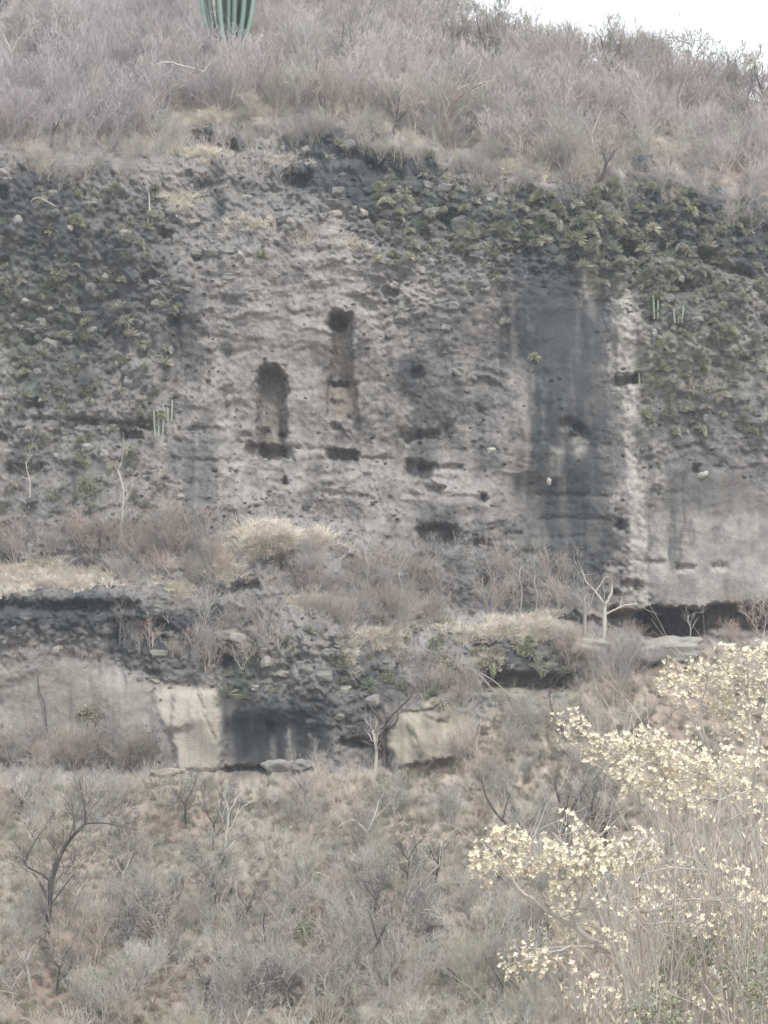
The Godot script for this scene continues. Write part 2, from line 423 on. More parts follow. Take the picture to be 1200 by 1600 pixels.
func build_terrain() -> void:
	prepare_columns()
	weather()
	var x := -170.0
	while x < 170.0:
		GX.append(x)
		var a := absf(x)
		x += 0.06 if a < 17.2 else 0.15 if a < 25.0 else 0.6 + (a - 25.0) * 0.12
	var e := -34.0
	while e < ETOP:
		GE.append(e)
		e += 0.06 if e > -12.6 and e < 15.5 else 0.15 if e > -24.0 else 0.6
	GE.append(ETOP)
	var W := GX.size()
	var H := GE.size()
	GY.resize(W * (H + 3)); GZ.resize(W * (H + 3))
	var n1 := FastNoiseLite.new(); n1.seed = 11; n1.frequency = 0.11; n1.fractal_octaves = 3
	var n2 := FastNoiseLite.new(); n2.seed = 12; n2.frequency = 0.9; n2.fractal_octaves = 3
	var n3 := FastNoiseLite.new(); n3.seed = 13; n3.frequency = 3.0; n3.fractal_octaves = 2
	var cb := FastNoiseLite.new(); cb.seed = 14; cb.noise_type = FastNoiseLite.TYPE_CELLULAR; cb.frequency = 0.75; cb.fractal_octaves = 2; cb.cellular_return_type = FastNoiseLite.RETURN_DISTANCE
	var cs := FastNoiseLite.new(); cs.seed = 15; cs.noise_type = FastNoiseLite.TYPE_CELLULAR; cs.frequency = 2.0; cs.fractal_type = FastNoiseLite.FRACTAL_NONE; cs.cellular_return_type = FastNoiseLite.RETURN_DISTANCE
	var st := FastNoiseLite.new(); st.seed = 16; st.frequency = 0.5; st.fractal_octaves = 3
	var mdz: PackedFloat32Array = maps.dz
	var mdark: PackedFloat32Array = maps.dark
	var mpale: PackedFloat32Array = maps.pale
	var mslab: PackedFloat32Array = maps.slab
	var mstreak: PackedFloat32Array = maps.streak
	var mtan: PackedFloat32Array = maps.tan
	var mbrown: PackedFloat32Array = maps.brown
	var mgreen: PackedFloat32Array = maps.green
	var mrough: PackedFloat32Array = maps.rough
	var msmooth: PackedFloat32Array = maps.smooth
	var colors := PackedColorArray(); colors.resize(W * (H + 3))
	var zone := PackedByteArray(); zone.resize(W * (H + 3))
	yr.resize(W)
	for i in W:
		var c := column_of(GX[i])
		var k := int(c.x)
		var ya: PackedFloat32Array = cy[k]
		var yb: PackedFloat32Array = cy[k + 1]
		yr[i] = lerpf(ya[ya.size() - 1], yb[yb.size() - 1], c.y) + n1.get_noise_2d(GX[i], 77.0) * 1.2
	for j in H:
		for i in W:
			var px := GX[i]
			var py := GE[j]
			if py > EBEND: py = EBEND + (py - EBEND) * (yr[i] - EBEND) / (ETOP - EBEND)
			var z := base_z(px, py)
			var f := D / (D - z) / S
			var u := 600.0 + px * f
			var v := 800.0 - py * f
			var a1 := n1.get_noise_2d(px, py)
			var a2 := n2.get_noise_2d(px, py)
			var a3 := n3.get_noise_2d(px, py)
			var drip := n2.get_noise_2d(px * 1.8, py * 0.16 + 40.0)
			var wu := u + a2 * 12.0 + a3 * 7.0 + drip * 24.0 + n1.get_noise_2d(px * 3.5 + 20.0, py * 3.5) * 30.0
			var wv := v + n2.get_noise_2d(px + 50.0, py) * 14.0 + a3 * 6.0
			# where this is: 0 the rock, 1 the slope above, 2 the slope below
			var vt := top_mark(u) + a2 * 26.0
			var vf := foot_mark(u) + a2 * 12.0
			var up := clampf((vt - v) / 30.0 + 0.5, 0, 1)
			var low := clampf((v - vf) / 24.0 + 0.5, 0, 1)
			var rock := (1.0 - up) * (1.0 - low)
			var rough := look(mrough, wu, wv)
			var smooth := look(msmooth, wu, wv)
			var amp := clampf(0.45 + rough - 0.45 * smooth, 0.06, 1.4)
			var dark := look(mdark, wu, wv) * (1.0 + drip * 0.5)
			var strata := st.get_noise_2d(px * 0.45 + a1 * 2.0, py * 2.3 + a1 * 2.5 - px * 0.12 + a2 * 0.5)
			var big := cb.get_noise_2d(px, py * 1.15)
			var small := cs.get_noise_2d(px, py * 1.2)
			strata *= clampf(0.25 + n1.get_noise_2d(px + 200.0, py * 2.0) * 2.2, 0.0, 1.0) * (1.0 - smooth * 0.85)
			var flute := n2.get_noise_2d(px * 1.1 + 90.0, py * 0.12)
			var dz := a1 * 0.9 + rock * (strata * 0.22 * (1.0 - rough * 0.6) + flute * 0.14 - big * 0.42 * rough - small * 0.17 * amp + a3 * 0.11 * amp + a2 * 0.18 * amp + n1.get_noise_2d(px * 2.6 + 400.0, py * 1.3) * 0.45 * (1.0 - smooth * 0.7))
			dz += (1.0 - rock) * (a2 * 0.4 + a3 * 0.08)
			dz += look(mdz, u + a3 * 2.5 + a2 * 4.0, v + n3.get_noise_2d(px, py + 31.0) * 3.5)
			var q := j * W + i
			GY[q] = py
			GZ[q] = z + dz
			# base colours
			var spot := a3 * 0.5 * (1.0 - smooth * 0.6) + a2 * 0.45 - clampf(n3.get_noise_2d(px * 1.7 + 70.0, py * 2.6) - 0.18, 0.0, 1.0) * 2.2 * (1.0 - smooth * 0.8)
			var g := 0.185 * (1.0 + spot * 0.6 + a1 * 0.25)
			var col := Vector3(g * 1.05, g * 0.985, g * 0.93)
			var pale := look(mpale, wu, wv) * (0.95 + a2 * 0.4)
			col = col.lerp(Vector3(0.315, 0.297, 0.272) * (1.0 + a3 * 0.2), clampf(pale, 0, 1))
			var br := look(mbrown, wu, wv)
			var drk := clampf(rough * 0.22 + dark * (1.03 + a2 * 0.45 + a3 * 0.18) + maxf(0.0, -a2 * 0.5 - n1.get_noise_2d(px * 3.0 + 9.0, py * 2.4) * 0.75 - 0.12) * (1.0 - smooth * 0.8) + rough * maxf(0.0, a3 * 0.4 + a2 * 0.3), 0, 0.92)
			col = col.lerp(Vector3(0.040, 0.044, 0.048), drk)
			col = col.lerp(Vector3(0.335, 0.315, 0.285) * (1.0 + a3 * 0.3), clampf(look(mstreak, u + drip * 9.0 + a3 * 3.0, v) * (0.95 + a2 * 0.7 + a3 * 0.3), 0, 0.85))
			var gr := look(mgreen, wu, wv) * (0.7 + a2)
			col = col.lerp(Vector3(0.17, 0.185, 0.13), clampf(gr, 0, 1) * 0.7)
			col = col.lerp(Vector3(0.175, 0.145, 0.12) * (1.0 + a3 * 0.3), clampf(br * (0.9 + a2 * 0.4), 0, 1) * rock)
			col = col.lerp(Vector3(0.25, 0.222, 0.178) * (1.0 + a2 * 0.45 + a3 * 0.12), clampf(look(mtan, u + a2 * 22.0, v + a1 * 20.0 + a2 * 10.0) * (0.95 + a2 * 0.5), 0, 1))
			var sl := look(mslab, u + a2 * 6.0, v + a2 * 4.0)
			col = col.lerp(Vector3(0.325, 0.295, 0.258) * (1.0 + a2 * 0.16 + a3 * 0.06 + drip * 0.12), clampf(sl, 0, 1))
			if rock < 1.0:
				var soil := (Vector3(0.235, 0.215, 0.195) if up > 0.0 else Vector3(0.28, 0.24, 0.203)) * (1.0 + a2 * 0.35 + a3 * 0.22)
				soil = soil.lerp(Vector3(0.27, 0.208, 0.172), clampf(br + a1 * 0.9 + 0.1, 0, 1))
				soil = soil.lerp(Vector3(0.20, 0.205, 0.15), clampf(gr, 0, 1) * 0.6)
				soil = soil.lerp(Vector3(0.11, 0.105, 0.10), clampf(dark * 0.8 + maxf(0.0, -a3 * 0.7 - 0.1), 0, 0.8))
				col = soil.lerp(col, rock)
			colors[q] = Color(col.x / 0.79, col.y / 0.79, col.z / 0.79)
			zone[q] = 1 if up > 0.5 else 2 if low > 0.5 else 0
	for k in 3:                                            # the far side of the ridge
		for i in W:
			var q := (H + k) * W + i
			var t := (H - 1) * W + i
			GY[q] = GY[t] - [0.3, 8.0, 40.0][k]
			GZ[q] = GZ[t] - [3.0, 18.0, 80.0][k]
			colors[q] = colors[t]
			zone[q] = 1
	H += 3
	var normals := PackedVector3Array(); normals.resize(W * H)
	for j in H:
		var j0 := maxi(j - 1, 0)
		var j1 := mini(j + 1, H - 1)
		for i in W:
			var i0 := maxi(i - 1, 0)
			var i1 := mini(i + 1, W - 1)
			var a := Vector3(GX[i1] - GX[i0], GY[j * W + i1] - GY[j * W + i0], GZ[j * W + i1] - GZ[j * W + i0])
			var b := Vector3(0, GY[j1 * W + i] - GY[j0 * W + i], GZ[j1 * W + i] - GZ[j0 * W + i])
			normals[j * W + i] = a.cross(b).normalized()
	var names := ["cliff_face", "upper_hillside", "lower_hillside"]
	var said := ["grey conglomerate cliff with dark water stains, two tall niches and a low cave", "brown dry hillside rising from the cliff top to the ridge", "brown dry slope falling away below the cliff"]
	for z in 3:
		var remap := PackedInt32Array(); remap.resize(W * H); remap.fill(-1)
		var pv := PackedVector3Array()
		var pn := PackedVector3Array()
		var pc := PackedColorArray()
		var ix := PackedInt32Array()
		for j in H - 1:
			for i in W - 1:
				var q := j * W + i
				if zone[q] != z: continue
				for t in [q, q + 1, q + W, q + W + 1]:
					if remap[t] < 0:
						remap[t] = pv.size()
						pv.append(Vector3(GX[t % W], GY[t], GZ[t]))
						pn.append(normals[t])
						pc.append(colors[t])
				var r0 := remap[q]; var r1 := remap[q + 1]; var r2 := remap[q + W]; var r3 := remap[q + W + 1]
				ix.append_array(PackedInt32Array([r0, r2, r1, r1, r2, r3]))
		var mb := MB.new()
		mb.v = pv; mb.n = pn; mb.c = pc; mb.idx = ix
		var o := MeshInstance3D.new()
		o.name = names[z]
		o.mesh = mb.mesh(M.rock if z == 0 else M.soil)
		add_child(o)
		tag(o, said[z], "", "", "structure")

func steps(p: Array, u: float) -> float:
	var i := 2
	while i < p.size() - 2 and p[i] < u: i += 2
	return lerpf(p[i - 1], p[i + 1], clampf((u - p[i - 2]) / (p[i] - p[i - 2]), 0, 1))

func top_mark(u: float) -> float:
	return steps([-200, 225, 0, 235, 130, 255, 240, 230, 290, 195, 400, 190, 520, 195, 600, 210, 700, 245, 800, 275, 900, 285, 960, 265, 1050, 275, 1200, 325, 1400, 340], u)

func foot_mark(u: float) -> float:
	return steps([-200, 1225, 0, 1225, 330, 1212, 500, 1215, 600, 1200, 720, 1180, 760, 1110, 880, 1105, 930, 1010, 1000, 1004, 1130, 1004, 1400, 1000], u)

func ground(x: float, y: float) -> float:
	var i := clampi(GX.bsearch(x) - 1, 0, GX.size() - 2)
	var a := clampf((x - GX[i]) / (GX[i + 1] - GX[i]), 0, 1)
	var top := lerpf(yr[i], yr[i + 1], a)
	var e := y if y < EBEND else EBEND + (y - EBEND) * (ETOP - EBEND) / (top - EBEND)
	var j := clampi(GE.bsearch(e) - 1, 0, GE.size() - 2)
	var b := clampf((e - GE[j]) / (GE[j + 1] - GE[j]), 0, 1)
	var q := j * GX.size() + i
	var W := GX.size()
	if e > ETOP: return GZ[q + W] - 3.0 - (e - ETOP) * 4.0
	return lerpf(lerpf(GZ[q], GZ[q + 1], a), lerpf(GZ[q + W], GZ[q + W + 1], a), b)

func hit(u: float, v: float) -> Vector3:               # the spot on the hill that is seen at a mark of the photograph
	var z := 26.0
	var step := 0.4
	while z > -60.0:
		var k := S * (D - z) / D
		var g := ground((u - 600.0) * k, (800.0 - v) * k)
		if g >= z:
			break
		z -= clampf((z - g) * 0.4, 0.06, step)
	var k2 := S * (D - z) / D
	return Vector3((u - 600.0) * k2, (800.0 - v) * k2, z)

func spot(u: float, v: float, z: float) -> Vector3:
	var k := S * (D - z) / D
	return Vector3((u - 600.0) * k, (800.0 - v) * k, z)

func build_valley() -> void:
	var mb := MB.new()
	var n1 := FastNoiseLite.new(); n1.seed = 21; n1.frequency = 0.08; n1.fractal_octaves = 4
	var xs := []
	var x := -180.0
	while x <= 180.0:
		xs.append(x)
		x += 1.5 if absf(x) < 30 else 8.0
	var zs := []
	var z := 24.0
	while z <= 240.0:
		zs.append(z)
		z += 1.2 if z < 90 else 8.0
	for pz in zs:
		for px in xs:
			var y := steps([24, -29.5, 30, -33, 40, -35, 46, -27, 60, -14.2, 75, -7.2, 87, -2.2, 92, -1.7, 110, 3, 240, 60], pz) + n1.get_noise_2d(px, pz) * (0.8 if pz < 80 else 0.25)
			mb.v.append(Vector3(px, y, pz))
			var g: float = 0.22 + n1.get_noise_2d(px * 4.0, pz * 4.0) * 0.09
			mb.c.append(Color(g * 1.7, g * 1.45, g * 1.22))
			mb.n.append(Vector3(0, 1, 0.2).normalized())
	var w := xs.size()
	for j in zs.size() - 1:
		for i in w - 1:
			var q := j * w + i
			mb.idx.append_array(PackedInt32Array([q, q + 1, q + w, q + 1, q + w + 1, q + w]))
	var o := MeshInstance3D.new()
	o.name = "valley_ground"
	o.mesh = mb.mesh(M.soil)
	add_child(o)
	tag(o, "dry brown ground of the valley and of the near bank", "", "", "structure")

# ---------------------------------------------------------------- plants
func grow(bt: MB, bw: MB, p: Vector3, d: Vector3, L: float, r: float, lvl: int, o: Dictionary) -> void:
	var n := 3 if lvl < 2 else 2
	for i in n:
		d = (d + rv() * o.wig + Vector3.UP * o.up).normalized()
		var q := p + d * (L / n)
		var r2 := maxf(r * (1.0 - 0.4 / n), o.fine)
		(bt if r > o.thick else bw).seg(p, q, r, r2, 5 if r > o.thick else 3)
		if lvl < o.levels:
			for k in (o.kids if i == n - 1 else 1):
				var dir: Vector3 = (d + rv() * o.spread).normalized()
				grow(bt, bw, q, dir, L * o.ratio * rr(0.7, 1.15), maxf(r2 * 0.6, o.fine), lvl + 1, o)
		p = q
		r = r2

var shrubs := []         # [stems mesh, twigs mesh] pairs
var shrub_any := []      # the same in one mesh for the mass of brush

func make_shrubs() -> void:
	for k in 5:
		var bt := MB.new()
		var bw := MB.new()
		var o := {"wig": 0.28, "up": 0.12, "levels": 3, "kids": 3, "spread": 0.75, "ratio": 0.66, "fine": 0.005, "thick": 0.016}
		for s in 4 + k % 2:
			var g := rr(0, TAU)
			grow(bt, bw, Vector3(cos(g) * 0.08, -0.15, sin(g) * 0.08), Vector3(cos(g) * 0.55, 1.0, sin(g) * 0.55).normalized(), rr(0.9, 1.35), 0.026, 0, o)
		shrubs.append([bt.mesh(M.bark_grey), bw, k])
		var all := MB.new()
		all.v = bt.v.duplicate(); all.n = bt.n.duplicate(); all.c = bt.c.duplicate(); all.idx = bt.idx.duplicate()
		var off := all.v.size()
		all.v.append_array(bw.v); all.n.append_array(bw.n); all.c.append_array(bw.c)
		for i in bw.idx: all.idx.append(i + off)
		shrub_any.append(all.mesh(M.twig_any))

func shrub_thing(at: Vector3, size: float, k: int, twig: String, label: String, group: String, called := "bare_shrub") -> Node3D:
	var key := "%d%s" % [k, twig]
	if not M.has("mesh" + key):
		M["mesh" + key] = shrubs[k][1].mesh(M[twig])
	var o := thing(called, at, label, "shrub", group)
	part("stems", shrubs[k][0], o)
	part("twigs", M["mesh" + key], o)
	o.rotation = Vector3(rr(-0.12, 0.12), rr(0, TAU), rr(-0.12, 0.12))
	o.scale = Vector3.ONE * size
	return o

# a tree drawn limb by limb: each limb is a chain of marks (u, v, depth towards the camera), then first and last radius
func drawn_tree(called: String, base_u: float, base_v: float, limbs: Array, bark: String, twig: String, label: String, category := "tree", twiggy := 0.5, lvl := 2, depth := INF, fine := 0.006) -> Node3D:
	var at := hit(base_u, base_v) if depth == INF else spot(base_u, base_v, depth)
	var o := thing(called, at, label, category)
	var bw := MB.new()
	var mpp := S * (D - at.z) / D
	for li in limbs.size():
		var l: Array = limbs[li]
		var pts := PackedVector3Array()
		var m: Array = l[0]
		for i in range(0, m.size(), 3):
			pts.append(Vector3((m[i] - base_u) * mpp, (base_v - m[i + 1]) * mpp, m[i + 2]))
		if li == 0: pts[0].y -= 0.25
		var fineP := PackedVector3Array()
		var rad := PackedFloat32Array()
		var n := pts.size()
		for i in n - 1:
			for s in 4:
				var t := s / 4.0
				var p := pts[i].cubic_interpolate(pts[i + 1], pts[maxi(i - 1, 0)], pts[mini(i + 2, n - 1)], t)
				if i + s > 0: p += rv() * 0.012
				fineP.append(p)
				rad.append(lerpf(l[1], l[2], (i + t) / (n - 1)) * rr(0.9, 1.1))
		fineP.append(pts[n - 1]); rad.append(l[2])
		var bt := MB.new()
		bt.tube(fineP, rad, 6)
		part("trunk" if li == 0 else "limb", bt.mesh(M[bark]), o)
		var L0 := (pts[n - 1] - pts[0]).length()
		for i in range(fineP.size() / 3, fineP.size()):
			if rng.randf() < twiggy or i == fineP.size() - 1:
				var d := (fineP[i] - fineP[i - 1]).normalized()
				grow(bw, bw, fineP[i], (d + rv() * 0.8).normalized(), clampf(L0 * rr(0.25, 0.5), 0.25, 1.3), maxf(fine, rad[i] * 0.45), 1 if lvl < 3 else 0, {"wig": 0.3, "up": 0.08, "levels": lvl, "kids": 2, "spread": 0.8, "ratio": 0.66, "fine": fine, "thick": 9.0})
	if bw.v.size(): part("twigs", bw.mesh(M[twig]), o)
	return o

func tuft_mesh(blades: int, h: float, spread: float, w: float) -> ArrayMesh:
	var mb := MB.new()
	for i in blades:
		var g := rr(0, TAU)
		var b := Vector3(cos(g), 0, sin(g)) * rr(0, 0.12)
		var d := (Vector3(cos(g), 0, sin(g)) * rr(0.1, spread) + Vector3.UP).normalized()
		var L := h * rr(0.5, 1.1)
		var mid := b + d * L * 0.55
		var tip := b + d * L + Vector3(cos(g), -0.5, sin(g)) * L * 0.3
		mb.seg(b - Vector3.UP * 0.08, mid, w, w * 0.8)
		mb.seg(mid, tip, w * 0.8, w * 0.2)
	return mb.mesh(M.blade)

var tufts := []

func grass_patch(cu: float, cv: float, hu: float, hv: float, count: int, label: String, gold := 1.0, h := 1.0) -> void:
	var where := []
	var cols := PackedColorArray()
	for i in int(count * 0.8):
		var a := rr(0, TAU)
		var r := (rng.randf() + rng.randf()) * 0.72 * (1.0 + 0.35 * sin(a * 3.0 + cu) + 0.25 * sin(a * 7.0 + cv))
		var p := hit(cu + cos(a) * r * hu, cv + sin(a) * r * hv)
		where.append(Transform3D(Basis.from_euler(Vector3(rr(-0.35, 0.7), rr(0, TAU), rr(-0.4, 0.4))).scaled(Vector3.ONE * h * rr(0.4, 1.25)), p - Vector3(0, 0.03, 0.05)))
		var t := rr(0.62, 1.15)
		cols.append(Color(lerpf(0.50, 0.84, gold) * t, lerpf(0.46, 0.765, gold) * t, lerpf(0.405, 0.66, gold) * t))
	stuff("grass_patch", tufts[rng.randi() % tufts.size()], where, cols, label, "grass")

func rosette_mesh(n: int, droop: float) -> ArrayMesh:
	var mb := MB.new()
	for i in n:
		var y := rr(-0.1, 1.0)
		var g := rr(0, TAU)
		var k := sqrt(maxf(0.0, 1.0 - y * y))
		var d := Vector3(cos(g) * k, y, sin(g) * k)
		var t := rr(0.75, 1.2)
		mb.col = Color(t, t, t * rr(0.85, 1.05))
		var mid := d * 0.6
		mb.seg(Vector3.ZERO, mid, 0.036, 0.03)
		mb.seg(mid, d + Vector3(0, -droop, 0), 0.03, 0.006)
	return mb.mesh(M.leaf)

func leafy_mesh(n: int, leaf: float, stems: bool) -> ArrayMesh:
	var mb := MB.new()
	for i in n:
		var d := rv()
		while d.length() > 1.0: d = rv()
		var lump := 0.72 + 0.28 * sin(d.x * 5.0 + d.y * 3.0) * sin(d.z * 4.0 - d.y * 5.0)
		var p := Vector3(d.x, d.y * 0.85 + 0.75, d.z) * lump
		var t := rr(0.65, 1.3)
		mb.col = Color(t, t, t)
		mb.leaf(p, (d.normalized() + rv() * 0.8).normalized(), rv().normalized(), leaf * rr(0.6, 1.3), leaf * 0.32)
	if stems:
		mb.col = Color(1.3, 0.9, 0.8)
		for i in 9:
			mb.seg(Vector3(0, -0.1, 0), Vector3(rr(-0.7, 0.7), rr(0.6, 1.2), rr(-0.7, 0.7)), 0.03, 0.008)
	return mb.mesh(M.leaf)

func tinted(m: Mesh, base: String, key: String, c: Color) -> Mesh:    # the same shape in another leaf colour
	if not M.has(key):
		var s: StandardMaterial3D = M[base].duplicate()
		s.albedo_color = c.linear_to_srgb()
		s.resource_name = key
		M[key] = s
	var a: ArrayMesh = m.duplicate()
	a.surface_set_material(0, M[key])
	return a

func stone_mesh(sd: int, flat: float, amount := 0.28, rings := 5, sides := 7) -> ArrayMesh:
	var nz := FastNoiseLite.new(); nz.seed = sd; nz.frequency = 0.8
	var st := SurfaceTool.new()
	st.begin(Mesh.PRIMITIVE_TRIANGLES)
	st.set_smooth_group(0 if rings > 6 else -1)
	for j in rings + 1:
		for i in sides:
			var a := PI * j / rings
			var b := TAU * i / sides
			var d := Vector3(sin(a) * cos(b), cos(a), sin(a) * sin(b))
			var r := 1.0 + nz.get_noise_3dv(d * 1.3) * amount * 2.0 + nz.get_noise_3dv(d * 4.0) * amount * 0.5
			d = Vector3(signf(d.x) * pow(absf(d.x), 0.8), signf(d.y) * pow(absf(d.y), 0.75), signf(d.z) * pow(absf(d.z), 0.8))
			st.add_vertex(Vector3(d.x, d.y * flat, d.z) * r)
	for j in rings:
		for i in sides:
			var p := j * sides + i
			var q := j * sides + (i + 1) % sides
			for k in [p, q, p + sides, q, q + sides, p + sides]: st.add_index(k)
	if rings <= 6: st.deindex()
	st.generate_normals()
	return st.commit()

func boulder(called: String, u: float, v: float, wu: float, hv: float, deep: float, tone: Color, label: String, sd: int, turn := 0.0, category := "boulder") -> Node3D:
	var p := hit(u, v)
	var k := S * (D - p.z) / D
	var o := MeshInstance3D.new()
	o.name = numbered(called)
	var m := M.stone.duplicate() as StandardMaterial3D
	m.vertex_color_use_as_albedo = false
	m.albedo_color = Color(tone.r / 0.62, tone.g / 0.62, tone.b / 0.62).linear_to_srgb()
	m.uv1_scale = Vector3.ONE * 0.8
	o.mesh = stone_mesh(sd, 1.0, 0.22, 20, 28)
	o.mesh.surface_set_material(0, m)
	add_child(o)
	o.transform = Transform3D(Basis.from_euler(Vector3(0, 0, deg_to_rad(turn))) * Basis.from_scale(Vector3(wu * k, hv * k, deep)), p + Vector3(0, 0, -deep * 0.25))
	tag(o, label, category)
	return o

# ---------------------------------------------------------------- the scene
func _ready() -> void:
	rng.seed = 4711
	var cam := Camera3D.new()
	cam.name = "camera"
	cam.position = Vector3(0, 0, D)
	cam.fov = rad_to_deg(2.0 * atan(800.0 * S / D))
	cam.near = 0.1
	cam.far = 900.0
	add_child(cam)
	cam.current = true

	var sky := ProceduralSkyMaterial.new()
	sky.sky_top_color = Color(0.82, 0.865, 0.905)
	sky.sky_horizon_color = Color(0.965, 0.97, 0.97)
	sky.sky_curve = 0.2
	sky.ground_bottom_color = Color(0.38, 0.38, 0.36)
	sky.ground_horizon_color = Color(0.80, 0.80, 0.79)
	sky.sun_angle_max = 60.0
	sky.energy_multiplier = 1.0
	var env := Environment.new()
	env.background_mode = Environment.BG_SKY
	env.sky = Sky.new()
	env.sky.sky_material = sky
	env.background_energy_multiplier = 1.0
	env.ambient_light_source = Environment.AMBIENT_SOURCE_SKY
	env.tonemap_mode = Environment.TONE_MAPPER_LINEAR
	env.tonemap_exposure = 2.55
	env.sdfgi_enabled = true
	env.ssao_enabled = true
	env.ssil_enabled = true
	env.fog_enabled = true
	env.fog_density = 0.0007
	env.fog_light_color = Color(0.875, 0.885, 0.91)
	var we := WorldEnvironment.new()
	we.name = "environment"
	we.environment = env
	add_child(we)
	var sun := DirectionalLight3D.new()
	sun.name = "sun"
	sun.light_color = Color(1.0, 0.98, 0.95)
	sun.light_energy = 0.5
	sun.light_angular_distance = 10.0
	sun.shadow_enabled = true
	sun.rotation_degrees = Vector3(-58, 32, 0)
	add_child(sun)

	make_materials()
	build_terrain()
	build_valley()
	make_shrubs()
	tufts = [tuft_mesh(26, 0.55, 0.7, 0.010), tuft_mesh(22, 0.5, 0.9, 0.011)]
	rocks()
	grasses()
	green_plants()
	upper_brush()
	lower_brush()
	trees()
	flowering()

func rocks() -> void:
	var cliff := get_node("cliff_face") as Node3D
	var kinds := []
	for k in 5: kinds.append(stone_mesh(30 + k, rr(0.55, 0.8)))
	var tones := [Color(0.24, 0.23, 0.215), Color(0.15, 0.148, 0.145), Color(0.34, 0.32, 0.29), Color(0.095, 0.098, 0.10)]
	var ready := []
	for t in 4:
		var m := M.stone.duplicate() as StandardMaterial3D
		m.vertex_color_use_as_albedo = false
		m.albedo_color = Color(tones[t].r / 0.62, tones[t].g / 0.62, tones[t].b / 0.62).linear_to_srgb()
		for k in 5:
			var a: ArrayMesh = kinds[k].duplicate()
			a.surface_set_material(0, m)
			ready.append(a)
	var mrough: PackedFloat32Array = maps.rough
	var mdark: PackedFloat32Array = maps.dark
	var msmooth: PackedFloat32Array = maps.smooth
	var n := 0
	while n < 285:
		var u := rr(-20, 1220)
		var v := rr(215, 1190)
		if v < top_mark(u) + 15 or v > foot_mark(u) - 8 or rng.randf() > 0.12 + look(mrough, u, v) - look(msmooth, u, v): continue
		var p := hit(u, v)
		var dk := look(mdark, u, v)
		var t: int = 3 if dk > rr(0.3, 0.9) else [0, 0, 1, 2, 0][rng.randi() % 5]
		var o := part("stone", ready[t * 5 + rng.randi() % 5], cliff)
		var s := rr(0.13, 0.30) * (1.35 if rng.randf() < 0.15 else 1.0)
		o.transform = Transform3D(Basis.from_euler(Vector3(rr(-0.4, 0.4), rr(0, TAU), rr(-0.4, 0.4))).scaled(Vector3(s * rr(0.8, 1.5), s, s)), p + Vector3(0, 0, -s * 0.3))
		n += 1
	var where := []
	var cols := PackedColorArray()
	var pm: ArrayMesh = stone_mesh(44, 0.75, 0.25, 3, 5)
	pm.surface_set_material(0, M.stone)
	for i in 9000:
		var u := rr(-20, 1220)
		var v := rr(230, 1200)
		if v < top_mark(u) or v > foot_mark(u) or rng.randf() > 0.35 + look(mrough, u, v) * 0.6 - look(msmooth, u, v) * 0.5: continue
		var p := hit(u, v)
		var s := rr(0.035, 0.11)
		where.append(Transform3D(Basis.from_euler(rv()).scaled(Vector3(s * rr(0.8, 1.7), s * 0.9, s)), p))
		var g := rr(0.10, 0.50) * (1.0 - 0.65 * clampf(look(mdark, u, v), 0, 1))
		cols.append(Color(g, g * 0.97, g * 0.92))
	stuff("pebbles", pm, where, cols, "", "", cliff)
	# loose boulders
	boulder("boulder", 1042, 1018, 60, 19, 1.3, Color(0.25, 0.235, 0.215), "smooth pale grey boulder lying in front of the dark cave mouth", 61, 6)
	boulder("boulder", 922, 1014, 32, 18, 0.9, Color(0.30, 0.275, 0.245), "rounded buff boulder behind the foot of the bleached dead tree", 62)
	boulder("boulder", 256, 1212, 20, 10, 0.5, Color(0.30, 0.26, 0.22), "brown boulder at the left foot of the pale slab", 66)
	boulder("boulder", 276, 1204, 15, 6, 0.4, Color(0.42, 0.38, 0.33), "small pale boulder touching the lower left corner of the pale slab", 67)
	boulder("boulder", 436, 1196, 26, 12, 0.6, Color(0.29, 0.28, 0.26), "light grey boulder at the foot of the dark recess", 68, 8)
	boulder("boulder", 472, 1196, 18, 9, 0.5, Color(0.27, 0.26, 0.245), "light grey boulder just right of the one in the dark recess", 69)
	boulder("boulder", 205, 600, 13, 11, 0.4, Color(0.27, 0.26, 0.25), "round grey boulder stuck in the left part of the cliff", 70)
	boulder("boulder", 1005, 262, 18, 20, 0.7, Color(0.075, 0.078, 0.08), "black upright boulder on the cliff edge at the right", 71)
	boulder("white_stone", 768, 703, 7, 5, 0.16, Color(0.52, 0.5, 0.46), "small white stone set in the cliff left of the big dark streak", 73, 10, "stone")
	boulder("white_stone", 1099, 742, 9, 5, 0.16, Color(0.42, 0.405, 0.375), "small white stone set in the pale cliff right of the light streak", 74, 20, "stone")
	boulder("white_stone", 858, 752, 4, 6, 0.14, Color(0.50, 0.46, 0.41), "small pale stone under the fork shaped pale mark on the dark streak", 75, 0, "stone")
	boulder("white_stone", 12, 1161, 12, 5, 0.2, Color(0.5, 0.46, 0.42), "small white stone at the foot of the pale wall at the far left", 76, 0, "stone")
	for k in 9:
		boulder("broken_rock", 392 + k * 7.5, 717 + rr(-2, 5), rr(4, 7), rr(3, 5), 0.16, Color(0.40, 0.38, 0.35) * rr(0.5, 1.0), "broken rock on the left niche's sill, %s from the left" % ["first", "second", "third", "fourth", "fifth", "sixth", "seventh", "eighth", "ninth"][k], 80 + k, rr(-20, 20), "rock").set_meta("group", "broken rocks on the sill of the left niche")

